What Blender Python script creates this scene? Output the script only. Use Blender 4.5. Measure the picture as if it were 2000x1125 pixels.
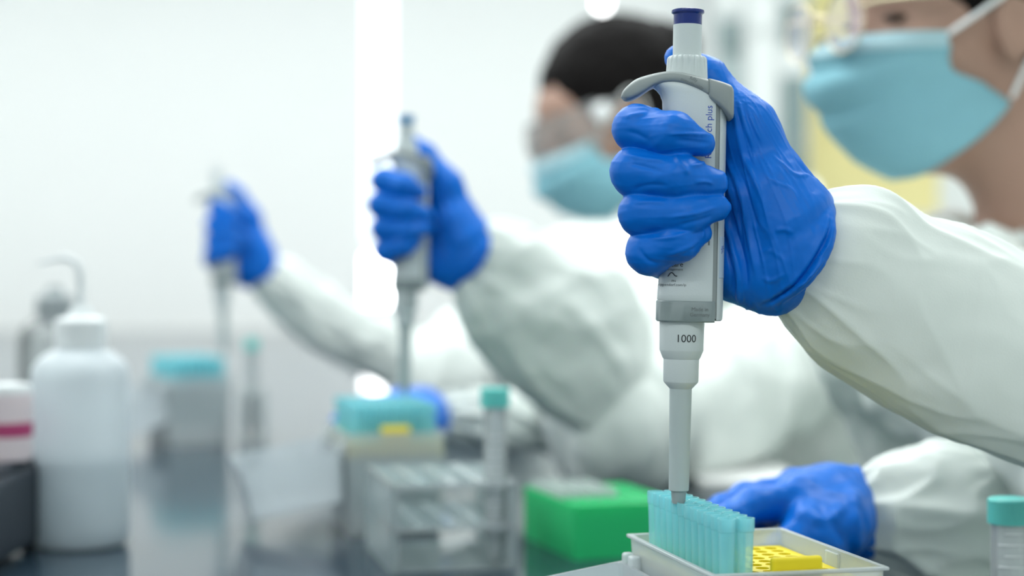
import bpy, bmesh, math, random
import numpy as np
from mathutils import Vector, Matrix, noise

random.seed(7)
SC = bpy.context.scene
for o in list(bpy.data.objects):
    bpy.data.objects.remove(o)

# ------------------------------------------------------------------ camera
CAMZ = 0.983            # camera height; the bench top is at 0.76
BENCH = 0.760
LENS = 60.0
F = LENS / 36.0 * 2000  # focal length in pixels of the 2000 px frame
HOR = 526.0             # image row of the horizon
cam_d = bpy.data.cameras.new('camera')
cam = bpy.data.objects.new('camera', cam_d)
SC.collection.objects.link(cam)
cam.location = (0, 0, CAMZ)
cam.rotation_euler = (math.pi / 2, 0, 0)
cam_d.lens = LENS
cam_d.sensor_width = 36.0
cam_d.shift_y = -(562.5 - HOR) / 2000.0
cam_d.clip_start = 0.02
cam_d.dof.use_dof = True
cam_d.dof.focus_distance = 0.822
cam_d.dof.aperture_fstop = 4.0
SC.camera = cam

# ------------------------------------------------------------------ world, exposure
SC.view_settings.view_transform = 'Standard'
SC.view_settings.look = 'None'
SC.view_settings.gamma = 1.0
SC.view_settings.use_curve_mapping = False
SC.view_settings.exposure = 0.68
W = bpy.data.worlds.new('world')
SC.world = W
W.use_nodes = True
W.node_tree.nodes['Background'].inputs[0].default_value = (0.88, 0.98, 0.97, 1)
W.node_tree.nodes['Background'].inputs[1].default_value = 0.40
PANEL_POWER = 7.8       # emission of the ceiling light panels
SC.cycles.use_denoising = True
SC.cycles.use_adaptive_sampling = True
SC.cycles.adaptive_threshold = 0.02
SC.cycles.use_light_tree = False
SC.cycles.transparent_max_bounces = 12
SC.cycles.max_bounces = 5
SC.cycles.diffuse_bounces = 4
SC.cycles.glossy_bounces = 3
SC.cycles.sample_clamp_indirect = 4.0
SC.cycles.caustics_reflective = False
SC.cycles.caustics_refractive = False


def P(x, y, D):
    """point seen at pixel (x, y) of the 2000x1125 frame, D metres in front of the camera"""
    return Vector(((x - 1000.0) / F * D, D, CAMZ + (HOR - y) / F * D))


# ------------------------------------------------------------------ materials
def nodes_of(name):
    m = bpy.data.materials.new(name)
    m.use_nodes = True
    return m, m.node_tree


def principled(name, col, rough=0.5, metal=0.0, spec=0.5, var=0.04, scale=40.0, bump=0.0,
               bump_scale=200.0, coat=0.0, sheen=0.0, ior=1.45, sss=0.0, stretch=None):
    m, nt = nodes_of(name)
    b = nt.nodes['Principled BSDF']
    tc = nt.nodes.new('ShaderNodeTexCoord')
    nz = nt.nodes.new('ShaderNodeTexNoise')
    nz.inputs['Scale'].default_value = scale
    nz.inputs['Detail'].default_value = 3
    src = tc.outputs['Object']
    if stretch:
        mp = nt.nodes.new('ShaderNodeMapping')
        mp.inputs['Scale'].default_value = stretch
        nt.links.new(src, mp.inputs['Vector'])
        src = mp.outputs['Vector']
    nt.links.new(src, nz.inputs['Vector'])
    mix = nt.nodes.new('ShaderNodeMix')
    mix.data_type = 'RGBA'
    lo = [max(0, c * (1 - var)) for c in col]
    hi = [min(1, c * (1 + var)) for c in col]
    mix.inputs[6].default_value = (*lo, 1)
    mix.inputs[7].default_value = (*hi, 1)
    nt.links.new(nz.outputs['Fac'], mix.inputs[0])
    nt.links.new(mix.outputs[2], b.inputs['Base Color'])
    b.inputs['Roughness'].default_value = rough
    b.inputs['Metallic'].default_value = metal
    b.inputs['Specular IOR Level'].default_value = spec
    b.inputs['IOR'].default_value = ior
    b.inputs['Coat Weight'].default_value = coat
    b.inputs['Sheen Weight'].default_value = sheen
    if sss:
        b.inputs['Subsurface Weight'].default_value = sss
        b.inputs['Subsurface Radius'].default_value = (0.01, 0.006, 0.004)
    if bump:
        n2 = nt.nodes.new('ShaderNodeTexNoise')
        n2.inputs['Scale'].default_value = bump_scale
        n2.inputs['Detail'].default_value = 4
        nt.links.new(src, n2.inputs['Vector'])
        bp = nt.nodes.new('ShaderNodeBump')
        bp.inputs['Strength'].default_value = bump
        bp.inputs['Distance'].default_value = 0.001
        nt.links.new(n2.outputs['Fac'], bp.inputs['Height'])
        nt.links.new(bp.outputs['Normal'], b.inputs['Normal'])
    return m


def plastic(name, col, opacity=0.6, rough=0.25, gloss=0.6, tint=(1, 1, 1), trans=0.5, scale=30.0):
    """see-through plastic: clear, cloudy or coloured"""
    m, nt = nodes_of(name)
    nt.nodes.remove(nt.nodes['Principled BSDF'])
    out = nt.nodes['Material Output']
    tc = nt.nodes.new('ShaderNodeTexCoord')
    nz = nt.nodes.new('ShaderNodeTexNoise')
    nz.inputs['Scale'].default_value = scale
    nt.links.new(tc.outputs['Object'], nz.inputs['Vector'])
    mr = nt.nodes.new('ShaderNodeMapRange')
    mr.inputs[3].default_value = max(0, opacity - 0.04)
    mr.inputs[4].default_value = min(1, opacity + 0.04)
    nt.links.new(nz.outputs['Fac'], mr.inputs[0])
    dif = nt.nodes.new('ShaderNodeBsdfDiffuse')
    dif.inputs[0].default_value = (*col, 1)
    trl = nt.nodes.new('ShaderNodeBsdfTranslucent')
    trl.inputs[0].default_value = (*col, 1)
    a = nt.nodes.new('ShaderNodeMixShader')
    a.inputs[0].default_value = trans
    nt.links.new(dif.outputs[0], a.inputs[1])
    nt.links.new(trl.outputs[0], a.inputs[2])
    tr = nt.nodes.new('ShaderNodeBsdfTransparent')
    tr.inputs[0].default_value = (*tint, 1)
    b = nt.nodes.new('ShaderNodeMixShader')
    nt.links.new(mr.outputs[0], b.inputs[0])
    nt.links.new(tr.outputs[0], b.inputs[1])
    nt.links.new(a.outputs[0], b.inputs[2])
    fr = nt.nodes.new('ShaderNodeFresnel')
    fr.inputs[0].default_value = 1.45
    ml = nt.nodes.new('ShaderNodeMath')
    ml.operation = 'MULTIPLY'
    ml.inputs[1].default_value = gloss
    nt.links.new(fr.outputs[0], ml.inputs[0])
    gl = nt.nodes.new('ShaderNodeBsdfGlossy')
    gl.inputs['Roughness'].default_value = rough
    c = nt.nodes.new('ShaderNodeMixShader')
    nt.links.new(ml.outputs[0], c.inputs[0])
    nt.links.new(b.outputs[0], c.inputs[1])
    nt.links.new(gl.outputs[0], c.inputs[2])
    nt.links.new(c.outputs[0], out.inputs[0])
    return m


def emitter(name, col, strength):
    m, nt = nodes_of(name)
    b = nt.nodes['Principled BSDF']
    b.inputs['Base Color'].default_value = (0.9, 0.9, 0.9, 1)
    b.inputs['Emission Color'].default_value = (*col, 1)
    b.inputs['Emission Strength'].default_value = strength
    return m


M = {}
M['wall'] = principled('wall_paint', (0.82, 0.84, 0.83), 0.85, var=0.01, scale=3, bump=0.1)
M['ceiling'] = principled('ceiling_paint', (0.85, 0.87, 0.86), 0.9, var=0.01)
M['floor'] = principled('floor_vinyl', (0.28, 0.36, 0.33), 0.45, var=0.06, scale=12)
M['bench'] = principled('bench_resin', (0.022, 0.040, 0.058), 0.12, var=0.3, scale=60, ior=1.36)
M['bench_leg'] = principled('bench_frame', (0.55, 0.57, 0.57), 0.4)
M['coat'] = principled('coat_cotton', (0.77, 0.82, 0.79), 0.9, spec=0.2, var=0.02, scale=30, bump=0.08,
                       bump_scale=900, sheen=0.1)
M['glove'] = principled('glove_nitrile', (0.0, 0.140, 0.60), 0.40, spec=0.26, var=0.08, scale=60, bump=0.12, bump_scale=160)
M['skin'] = principled('skin', (0.40, 0.245, 0.185), 0.5, var=0.05, scale=60)
M['hair'] = principled('black_hair', (0.004, 0.003, 0.003), 0.6, spec=0.12, var=0.5, scale=400, bump=0.5, bump_scale=600,
                       stretch=(1, 1, 0.15))
M['mask'] = principled('mask_fleece', (0.24, 0.49, 0.57), 0.9, var=0.06, spec=0.2, bump=0.2, bump_scale=800)
M['mask_edge'] = principled('mask_border', (0.42, 0.62, 0.68), 0.9, var=0.04, spec=0.2)
M['elastic'] = principled('white_elastic', (0.8, 0.82, 0.82), 0.9)
M['trouser'] = principled('dark_trousers', (0.05, 0.055, 0.065), 0.9)
M['shoe'] = principled('black_shoe', (0.02, 0.02, 0.02), 0.5)
M['lace'] = principled('cream_lace', (0.74, 0.72, 0.62), 0.9, bump=0.6, bump_scale=500)
M['gold'] = principled('gold_metal', (0.66, 0.58, 0.40), 0.3, metal=1.0)
M['lens'] = plastic('lens_glass', (0.75, 0.70, 0.85), 0.30, rough=0.05, gloss=1.0)
M['goggle'] = plastic('goggle_clear', (0.92, 0.96, 0.97), 0.28, rough=0.08, gloss=1.0)
M['eye'] = principled('eye', (0.05, 0.03, 0.02), 0.15)
M['pwhite'] = principled('pipette_white', (0.57, 0.63, 0.64), 0.38, var=0.01, bump=0.06, bump_scale=1500)
M['pgrey'] = principled('pipette_grey', (0.26, 0.295, 0.295), 0.42, var=0.02, bump=0.06, bump_scale=1500)
M['pband'] = principled('pipette_band', (0.22, 0.27, 0.275), 0.4, var=0.02)
M['pshaft'] = principled('pipette_shaft', (0.41, 0.48, 0.485), 0.4, var=0.01)
M['pcone'] = principled('pipette_cone', (0.28, 0.34, 0.35), 0.4, var=0.02)
M['pblue'] = principled('pipette_blue', (0.002, 0.020, 0.17), 0.25, var=0.05)
M['plightblue'] = principled('pipette_sky_blue', (0.05, 0.26, 0.52), 0.3, var=0.05)
M['ink_black'] = principled('black_print', (0.03, 0.035, 0.04), 0.6)
M['ink_blue'] = principled('blue_print', (0.02, 0.07, 0.40), 0.6)
M['ink_grey'] = principled('grey_print', (0.16, 0.185, 0.19), 0.6)
M['sticker'] = principled('blue_sticker', (0.50, 0.62, 0.72), 0.5)
M['tip'] = plastic('tip_plastic', (0.42, 0.93, 1.0), 0.46, rough=0.2, gloss=0.4, tint=(0.90, 0.99, 1.0), trans=0.38)
M['box'] = plastic('box_polypropylene', (0.90, 0.98, 1.0), 0.50, rough=0.25, gloss=0.6, trans=0.30)
M['lid'] = plastic('lid_polypropylene', (0.88, 0.96, 1.0), 0.52, rough=0.2, gloss=0.7, trans=0.32)
M['yellow'] = principled('tray_yellow', (0.82, 0.66, 0.01), 0.45, var=0.02)
M['acrylic'] = plastic('clear_acrylic', (0.82, 0.98, 1.0), 0.42, rough=0.06, gloss=0.8, trans=0.30)
M['tube'] = plastic('tube_clear', (0.90, 0.97, 0.98), 0.46, rough=0.12, gloss=0.8, trans=0.32)
M['teal'] = principled('teal_cap', (0.12, 0.58, 0.53), 0.4, var=0.03)
M['green'] = plastic('green_plastic', (0.06, 0.88, 0.34), 0.82, rough=0.25, gloss=0.5, tint=(0.2, 0.9, 0.4), trans=0.35)
M['bottle'] = plastic('bottle_polyethylene', (0.86, 0.94, 0.98), 0.74, rough=0.35, gloss=0.6, trans=0.38)
M['liquid'] = plastic('bottle_liquid', (0.70, 0.86, 0.93), 0.70, rough=0.1, gloss=0.4)
M['clearglass'] = plastic('bottle_glass', (0.62, 0.68, 0.68), 0.45, rough=0.08, gloss=1.0)
M['grey_cap'] = principled('grey_cap', (0.30, 0.34, 0.35), 0.5)
M['white_cap'] = principled('white_plastic', (0.74, 0.78, 0.79), 0.45)
M['magenta'] = principled('magenta_band', (0.42, 0.05, 0.16), 0.6)
M['pink'] = principled('pale_pink_plastic', (0.78, 0.68, 0.71), 0.6)
M['black_case'] = principled('black_case', (0.02, 0.028, 0.04), 0.45)
M['paper'] = principled('white_paper', (0.84, 0.85, 0.84), 0.9)
M['cab_white'] = principled('cabinet_white', (0.74, 0.77, 0.76), 0.6, var=0.01)
M['cab_pane'] = principled('cabinet_grey_pane', (0.20, 0.27, 0.27), 0.6, spec=0.2, var=0.03)
M['cab_pane_light'] = principled('cabinet_pale_pane', (0.36, 0.43, 0.43), 0.6, spec=0.2, var=0.03)
M['yellow_panel'] = principled('yellow_board', (0.88, 0.78, 0.38), 0.8, var=0.02)
M['panel_light'] = emitter('ceiling_diffuser', (0.97, 1.0, 1.0), PANEL_POWER)
M['lamp_glow'] = emitter('lamp_diffuser', (1, 1, 1), 6.0)
M['frost'] = emitter('daylit_pane', (0.86, 0.94, 1.0), 0.95)
M['steel'] = principled('steel', (0.55, 0.56, 0.56), 0.3, metal=1.0)
M['stool_seat'] = principled('stool_vinyl', (0.04, 0.045, 0.05), 0.5)


# ------------------------------------------------------------------ mesh helpers
def link(o):
    SC.collection.objects.link(o)
    return o


def mesh_obj(name, verts, faces, mat, parent=None, smooth=True):
    me = bpy.data.meshes.new(name)
    me.from_pydata([tuple(v) for v in verts], [], faces)
    me.update()
    return me_obj(name, me, mat, parent, smooth)


def me_obj(name, me, mat, parent=None, smooth=True):
    if mat is not None:
        me.materials.clear()
        me.materials.append(M[mat] if isinstance(mat, str) else mat)
    if smooth:
        me.polygons.foreach_set('use_smooth', [True] * len(me.polygons))
    o = bpy.data.objects.new(name, me)
    link(o)
    if parent is not None:
        o.parent = parent
    return o


def bm_obj(name, bm, mat, parent=None, smooth=False):
    bmesh.ops.recalc_face_normals(bm, faces=bm.faces[:])
    me = bpy.data.meshes.new(name)
    bm.to_mesh(me)
    bm.free()
    return me_obj(name, me, mat, parent, smooth)


def tag(o, label=None, cat=None, group=None, kind=None):
    if label:
        o['label'] = label
    if cat:
        o['category'] = cat
    if group:
        o['group'] = group
    if kind:
        o['kind'] = kind
    return o


def thing(name, label, cat, loc=(0, 0, 0), rot=(0, 0, 0), group=None):
    o = link(bpy.data.objects.new(name, None))
    o.empty_display_size = 0.02
    o.location = loc
    o.rotation_euler = rot
    return tag(o, label, cat, group)


def copy_tree(o, parent=None):
    c = o.copy()
    link(c)
    c.parent = parent
    for ch in list(o.children):
        copy_tree(ch, c)
    return c


def box_bm(x0, x1, y0, y1, z0, z1, bev=0.0, seg=2):
    bm = bmesh.new()
    bmesh.ops.create_cube(bm, size=1.0)
    for v in bm.verts:
        v.co = Vector((x0 + (v.co.x + .5) * (x1 - x0), y0 + (v.co.y + .5) * (y1 - y0), z0 + (v.co.z + .5) * (z1 - z0)))
    if bev:
        bmesh.ops.bevel(bm, geom=bm.edges[:], offset=bev, segments=seg, profile=0.5, affect='EDGES')
    return bm


def box(name, x0, x1, y0, y1, z0, z1, mat, parent=None, bev=0.0, seg=2):
    return bm_obj(name, box_bm(x0, x1, y0, y1, z0, z1, bev, seg), mat, parent, smooth=False)


def lathe(name, prof, mat, parent=None, seg=40, cap0=False, cap1=False, smooth=True, fn=None):
    """prof: list of (r, z); fn(r, z, a) may change the radius"""
    vs, fs = [], []
    n = len(prof)
    for (r, z) in prof:
        for k in range(seg):
            a = 2 * math.pi * k / seg
            rr = fn(r, z, a) if fn else r
            vs.append((rr * math.cos(a), rr * math.sin(a), z))
    for i in range(n - 1):
        for k in range(seg):
            k2 = (k + 1) % seg
            fs.append((i * seg + k, i * seg + k2, (i + 1) * seg + k2, (i + 1) * seg + k))
    if cap0:
        fs.append(tuple(reversed(range(seg))))
    if cap1:
        fs.append(tuple(range((n - 1) * seg, n * seg)))
    o = mesh_obj(name, vs, fs, mat, parent, smooth)
    sharpen(o)
    return o


def sharpen(o, ang=35):
    """mark hard edges by angle so that smooth shading keeps rims crisp"""
    me = o.data
    bm = bmesh.new()
    bm.from_mesh(me)
    for e in bm.edges:
        if len(e.link_faces) == 2 and e.calc_face_angle(0) > math.radians(ang):
            e.smooth = False
    bm.to_mesh(me)
    bm.free()


def catmull(pts, n):
    pts = [Vector(p) for p in pts]
    if len(pts) < 3:
        return [pts[0].lerp(pts[-1], i / (n - 1)) for i in range(n)]
    out = []
    m = len(pts) - 1
    for i in range(n):
        t = i / (n - 1) * m
        k = min(int(t), m - 1)
        u = t - k
        p0 = pts[k - 1] if k > 0 else pts[0] * 2 - pts[1]
        p1, p2 = pts[k], pts[k + 1]
        p3 = pts[k + 2] if k + 2 <= m else pts[m] * 2 - pts[m - 1]
        out.append(0.5 * ((2 * p1) + (p2 - p0) * u + (2 * p0 - 5 * p1 + 4 * p2 - p3) * u * u + (3 * p1 - p0 - 3 * p2 + p3) * u ** 3))
    return out


def sweep(name, pts, rad, mat, parent=None, seg=12, n=None, flat=1.0):
    if n:
        pts = catmull(pts, n)
    pts = [Vector(p) for p in pts]
    N = len(pts)
    rads = rad if isinstance(rad, (list, tuple)) else [rad] * N
    if len(rads) != N:
        rads = [np.interp(i / (N - 1), np.linspace(0, 1, len(rads)), rads) for i in range(N)]
    up = Vector((0, 0, 1))
    t0 = (pts[1] - pts[0]).normalized()
    if abs(t0.dot(up)) > 0.95:
        up = Vector((1, 0, 0))
    u = (up - t0 * up.dot(t0)).normalized()
    vs, fs = [], []
    for i, p in enumerate(pts):
        t = (pts[min(i + 1, N - 1)] - pts[max(i - 1, 0)]).normalized()
        u = (u - t * u.dot(t)).normalized()
        v = t.cross(u)
        for k in range(seg):
            a = 2 * math.pi * k / seg
            vs.append(p + (u * math.cos(a) + v * math.sin(a) * flat) * rads[i])
    for i in range(N - 1):
        for k in range(seg):
            k2 = (k + 1) % seg
            fs.append((i * seg + k, i * seg + k2, (i + 1) * seg + k2, (i + 1) * seg + k))
    fs.append(tuple(reversed(range(seg))))
    fs.append(tuple(range((N - 1) * seg, N * seg)))
    return mesh_obj(name, vs, fs, mat, parent)


def loft(name, rings, mat, parent=None, caps=True, closed=True, smooth=True):
    vs = [v for r in rings for v in r]
    s = len(rings[0])
    fs = []
    for i in range(len(rings) - 1):
        for k in range(s if closed else s - 1):
            k2 = (k + 1) % s
            fs.append((i * s + k, i * s + k2, (i + 1) * s + k2, (i + 1) * s + k))
    if caps:
        fs.append(tuple(reversed(range(s))))
        fs.append(tuple(range((len(rings) - 1) * s, len(rings) * s)))
    o = mesh_obj(name, vs, fs, mat, parent, smooth)
    return o


def text_mesh(body, size, extrude=0.00004):
    c = bpy.data.curves.new('print', 'FONT')
    c.body = body
    c.size = size
    c.extrude = extrude
    c.resolution_u = 4
    c.align_x = 'CENTER'
    c.align_y = 'CENTER'
    o = link(bpy.data.objects.new('print', c))
    dg = bpy.context.evaluated_depsgraph_get()
    me = bpy.data.meshes.new_from_object(o.evaluated_get(dg))
    bpy.data.objects.remove(o)
    return me


# ------------------------------------------------------------------ implicit surfaces
class Field:
    """signed distance grid; prims are blended in, then turned into a mesh (surface nets)"""
    def __init__(self, lo, hi, h):
        self.lo = np.array(lo, dtype=np.float64)
        self.h = h
        self.n = np.ceil((np.array(hi) - self.lo) / h).astype(int) + 1
        self.d = np.full(self.n, 1.0, dtype=np.float32)
        self.ax = [(self.lo[i] + h * np.arange(self.n[i])).astype(np.float32) for i in range(3)]

    def _sl(self, lo, hi):
        a = np.clip(np.floor((np.array(lo) - self.lo) / self.h).astype(int), 0, self.n)
        b = np.clip(np.ceil((np.array(hi) - self.lo) / self.h).astype(int) + 1, 0, self.n)
        if np.any(b <= a):
            return None
        s = tuple(slice(a[i], b[i]) for i in range(3))
        return s, (self.ax[0][s[0]][:, None, None], self.ax[1][s[1]][None, :, None], self.ax[2][s[2]][None, None, :])

    def _mix(self, s, nd, k, op):
        a = self.d[s]
        if op == 'sub':
            nd = -nd
            hh = np.maximum(k - np.abs(a - nd), 0) / k
            self.d[s] = np.maximum(a, nd) + hh * hh * k * 0.25
        else:
            hh = np.maximum(k - np.abs(a - nd), 0) / k
            self.d[s] = np.minimum(a, nd) - hh * hh * k * 0.25

    def cap(self, a, b, ra, rb=None, k=0.004, op='add'):
        rb = ra if rb is None else rb
        a = np.array(a, dtype=np.float32)
        b = np.array(b, dtype=np.float32)
        m = max(ra, rb) + k + 3 * self.h
        r = self._sl(np.minimum(a, b) - m, np.maximum(a, b) + m)
        if r is None:
            return
        s, (x, y, z) = r
        ab = b - a
        L = float(ab @ ab) + 1e-12
        t = np.clip(((x - a[0]) * ab[0] + (y - a[1]) * ab[1] + (z - a[2]) * ab[2]) / L, 0, 1)
        nd = np.sqrt((x - a[0] - t * ab[0]) ** 2 + (y - a[1] - t * ab[1]) ** 2 + (z - a[2] - t * ab[2]) ** 2) - (ra + t * (rb - ra))
        self._mix(s, nd, k, op)

    def chain(self, pts, k=0.003):
        for (a, ra), (b, rb) in zip(pts[:-1], pts[1:]):
            self.cap(a, b, ra, rb, k)

    def ell(self, c, r, R=None, k=0.004, op='add'):
        c = np.array(c, dtype=np.float32)
        R = np.eye(3) if R is None else np.array(R)
        m = max(r) + k + 3 * self.h
        q = self._sl(c - m, c + m)
        if q is None:
            return
        s, (x, y, z) = q
        x, y, z = x - c[0], y - c[1], z - c[2]
        e = [x * R[0][i] + y * R[1][i] + z * R[2][i] for i in range(3)]
        k0 = np.sqrt(sum((e[i] / r[i]) ** 2 for i in range(3)))
        k1 = np.sqrt(sum((e[i] / r[i] ** 2) ** 2 for i in range(3))) + 1e-9
        self._mix(s, k0 * (k0 - 1) / k1, k, op)

    def union(self, other):
        self.d = np.minimum(self.d, other.d)

    def mesh(self, name):
        d = self.d
        ins = d < 0
        cnt = np.zeros(tuple(np.array(d.shape) - 1), dtype=np.int8)
        for i in (0, 1):
            for j in (0, 1):
                for k in (0, 1):
                    cnt += ins[i:d.shape[0] - 1 + i, j:d.shape[1] - 1 + j, k:d.shape[2] - 1 + k]
        act = (cnt > 0) & (cnt < 8)
        idx = np.argwhere(act)
        vid = np.full(cnt.shape, -1, dtype=np.int64)
        vid[act] = np.arange(len(idx))
        cor = np.array([[i, j, k] for i in (0, 1) for j in (0, 1) for k in (0, 1)])
        val = np.stack([d[idx[:, 0] + c[0], idx[:, 1] + c[1], idx[:, 2] + c[2]] for c in cor], 1).astype(np.float64)
        val = np.clip(val, -4 * self.h, 4 * self.h)
        acc = np.zeros((len(idx), 3))
        num = np.zeros(len(idx))
        for a in range(8):
            for b in range(a + 1, 8):
                if np.abs(cor[a] - cor[b]).sum() != 1:
                    continue
                va, vb = val[:, a], val[:, b]
                sg = (va < 0) != (vb < 0)
                t = np.where(sg, va / np.where(sg, va - vb, 1), 0)
                p = cor[a] + t[:, None] * (cor[b] - cor[a])
                acc[sg] += p[sg]
                num[sg] += 1
        co = (idx + acc / num[:, None]) * self.h + self.lo
        quads = []
        for ax in range(3):
            o1, o2 = [(1, 2), (2, 0), (0, 1)][ax]
            sh = list(d.shape)
            sa = [slice(None)] * 3
            sb = [slice(None)] * 3
            sa[ax] = slice(0, sh[ax] - 1)
            sb[ax] = slice(1, sh[ax])
            ia, ib = ins[tuple(sa)], ins[tuple(sb)]
            e = np.argwhere(ia != ib)
            e = e[(e[:, o1] > 0) & (e[:, o2] > 0) & (e[:, o1] < sh[o1] - 1) & (e[:, o2] < sh[o2] - 1)]
            fl = ia[e[:, 0], e[:, 1], e[:, 2]]
            q = []
            for (u, v) in ((-1, -1), (0, -1), (0, 0), (-1, 0)):
                c = e.copy()
                c[:, o1] += u
                c[:, o2] += v
                q.append(vid[c[:, 0], c[:, 1], c[:, 2]])
            q = np.stack(q, 1)
            q[~fl] = q[~fl][:, ::-1]
            quads.append(q)
        quads = np.concatenate(quads)
        me = bpy.data.meshes.new(name)
        nv, nf = len(co), len(quads)
        me.vertices.add(nv)
        me.vertices.foreach_set('co', co.astype(np.float32).ravel())
        me.loops.add(nf * 4)
        me.loops.foreach_set('vertex_index', quads.astype(np.int32).ravel())
        me.polygons.add(nf)
        me.polygons.foreach_set('loop_start', np.arange(0, nf * 4, 4, dtype=np.int32))
        me.update(calc_edges=True)
        me.validate()
        return me


def get_co(me):
    a = np.empty(len(me.vertices) * 3, dtype=np.float32)
    me.vertices.foreach_get('co', a)
    return a.reshape(-1, 3).astype(np.float64)


def get_no(me):
    a = np.empty(len(me.vertices) * 3, dtype=np.float32)
    me.vertices.foreach_get('normal', a)
    return a.reshape(-1, 3).astype(np.float64)


def set_co(me, co):
    me.vertices.foreach_set('co', co.astype(np.float32).ravel())
    me.update()


def relax(me, it=1, f=0.5):
    ne = len(me.edges)
    ed = np.empty(ne * 2, dtype=np.int32)
    me.edges.foreach_get('vertices', ed)
    ed = ed.reshape(-1, 2)
    co = get_co(me)
    for _ in range(it):
        s = np.zeros_like(co)
        c = np.zeros(len(co))
        np.add.at(s, ed[:, 0], co[ed[:, 1]])
        np.add.at(s, ed[:, 1], co[ed[:, 0]])
        np.add.at(c, ed[:, 0], 1)
        np.add.at(c, ed[:, 1], 1)
        co = co + f * (s / np.maximum(c, 1)[:, None] - co)
    set_co(me, co)


def folds(me, lines, off=(0, 0, 0), facing=0.1):
    """raise (or sink) folds along lines: (points in world x,z; width; height). Only the side turned to -y."""
    co = get_co(me)
    no = get_no(me)
    q = co[:, [0, 2]] + np.array([off[0], off[2]])
    tot = np.zeros(len(co))
    for pts, w, amp in lines:
        pts = catmull([(p.x, p.z, 0) for p in pts], max(6, 5 * len(pts)))
        pts = np.array([(p[0], p[1]) for p in pts])
        L = len(pts) - 1
        best = np.full(len(co), 1e9)
        bt = np.zeros(len(co))
        for i in range(L):
            a, b = pts[i], pts[i + 1]
            ab = b - a
            t = np.clip(((q - a) @ ab) / (ab @ ab + 1e-12), 0, 1)
            dd = np.linalg.norm(q - a - t[:, None] * ab, axis=1)
            m = dd < best
            best[m] = dd[m]
            bt[m] = ((i + t) / L)[m]
        env = np.clip(np.minimum(bt, 1 - bt) / 0.3, 0, 1)
        env = env * env * (3 - 2 * env)
        tot += amp * np.exp(-(best / w) ** 2) * env
    face = np.clip((-no[:, 1] - facing) / 0.35 + 0.35, 0, 1)
    set_co(me, co + no * (tot * face)[:, None])


def crumple(me, amp, scale, stretch=(1, 1, 1), seed=0.0):
    co = get_co(me)
    no = get_no(me)
    d = np.array([noise.fractal(Vector((c[0] * stretch[0] * scale + seed, c[1] * stretch[1] * scale, c[2] * stretch[2] * scale)), 0.7, 2.0, 3) for c in co])
    set_co(me, co + no * (amp * d)[:, None])


# ------------------------------------------------------------------ the room
def struct(o):
    o['kind'] = 'structure'
    return o


X0, X1, Y0, Y1, ZC = -3.2, 2.6, -2.6, 6.3, 2.75
struct(box('floor', X0, X1, Y0, Y1, -0.05, 0, 'floor'))
struct(box('ceiling', X0, X1, Y0, Y1, ZC, ZC + 0.05, 'ceiling'))
struct(box('wall_left', X0 - 0.1, X0, Y0, Y1 + 0.1, 0, ZC, 'wall'))
struct(box('wall_right', X1, X1 + 0.1, Y0, Y1 + 0.1, 0, ZC, 'wall'))
# back wall with a narrow window slit
sx0, sx1 = P(708, 0, Y1).x, P(768, 0, Y1).x
bm = bmesh.new()
for (a, b, c, d) in ((X0, sx0, 0, ZC), (sx1, X1, 0, ZC), (sx0, sx1, 0, P(0, 470, Y1).z), (sx0, sx1, 2.55, ZC)):
    t = box_bm(a, b, Y1, Y1 + 0.1, c, d)
    me_ = bpy.data.meshes.new('t')
    t.to_mesh(me_)
    t.free()
    bm.from_mesh(me_)
    bpy.data.meshes.remove(me_)
struct(bm_obj('wall_back', bm, 'wall'))
win = struct(link(bpy.data.objects.new('window_1', None)))
win.location = (sx0, Y1 + 0.05, 0)
zs = P(0, 470, Y1).z
box('pane', 0.008, sx1 - sx0 - 0.008, -0.004, 0.004, zs + 0.008, 2.542, 'frost', win)
for nm, a, b, c, d in (('jamb', 0, 0.008, zs, 2.55), ('jamb', sx1 - sx0 - 0.008, sx1 - sx0, zs, 2.55),
                       ('sill', 0, sx1 - sx0, zs, zs + 0.008), ('head', 0, sx1 - sx0, 2.542, 2.55)):
    box(nm, a, b, -0.02, 0.02, c, d, 'cab_white', win)
struct(box('baseboard_back', X0, X1, Y1 - 0.015, Y1, 0, 0.1, 'cab_white'))

# ceiling light panels
k = 0
for yy in (-1.6, 1.5, 3.2, 4.7):
    for xx in (-2.2, -0.6, 1.0):
        side = ('left', 'middle', 'right')[(-2.2, -0.6, 1.0).index(xx)]
        row = ('first', 'second', 'third', 'fourth')[(-1.6, 1.5, 3.2, 4.7).index(yy)]
        t = thing('ceiling_light', 'square white ceiling light panel, %s of the %s row counted from the camera' % (side, row),
                  'light', (xx, yy, ZC), group='ceiling light panels')
        box('diffuser', -0.55, 0.55, -0.28, 0.28, -0.02, -0.012, 'panel_light', t)
        bm = bmesh.new()
        for (a, b, c, d) in ((-0.58, 0.58, -0.31, -0.28), (-0.58, 0.58, 0.28, 0.31), (-0.58, -0.55, -0.28, 0.28), (0.55, 0.58, -0.28, 0.28)):
            q = box_bm(a, b, c, d, -0.025, 0)
            me_ = bpy.data.meshes.new('t')
            q.to_mesh(me_)
            q.free()
            bm.from_mesh(me_)
            bpy.data.meshes.remove(me_)
        bm_obj('frame', bm, 'cab_white', t)

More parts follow.
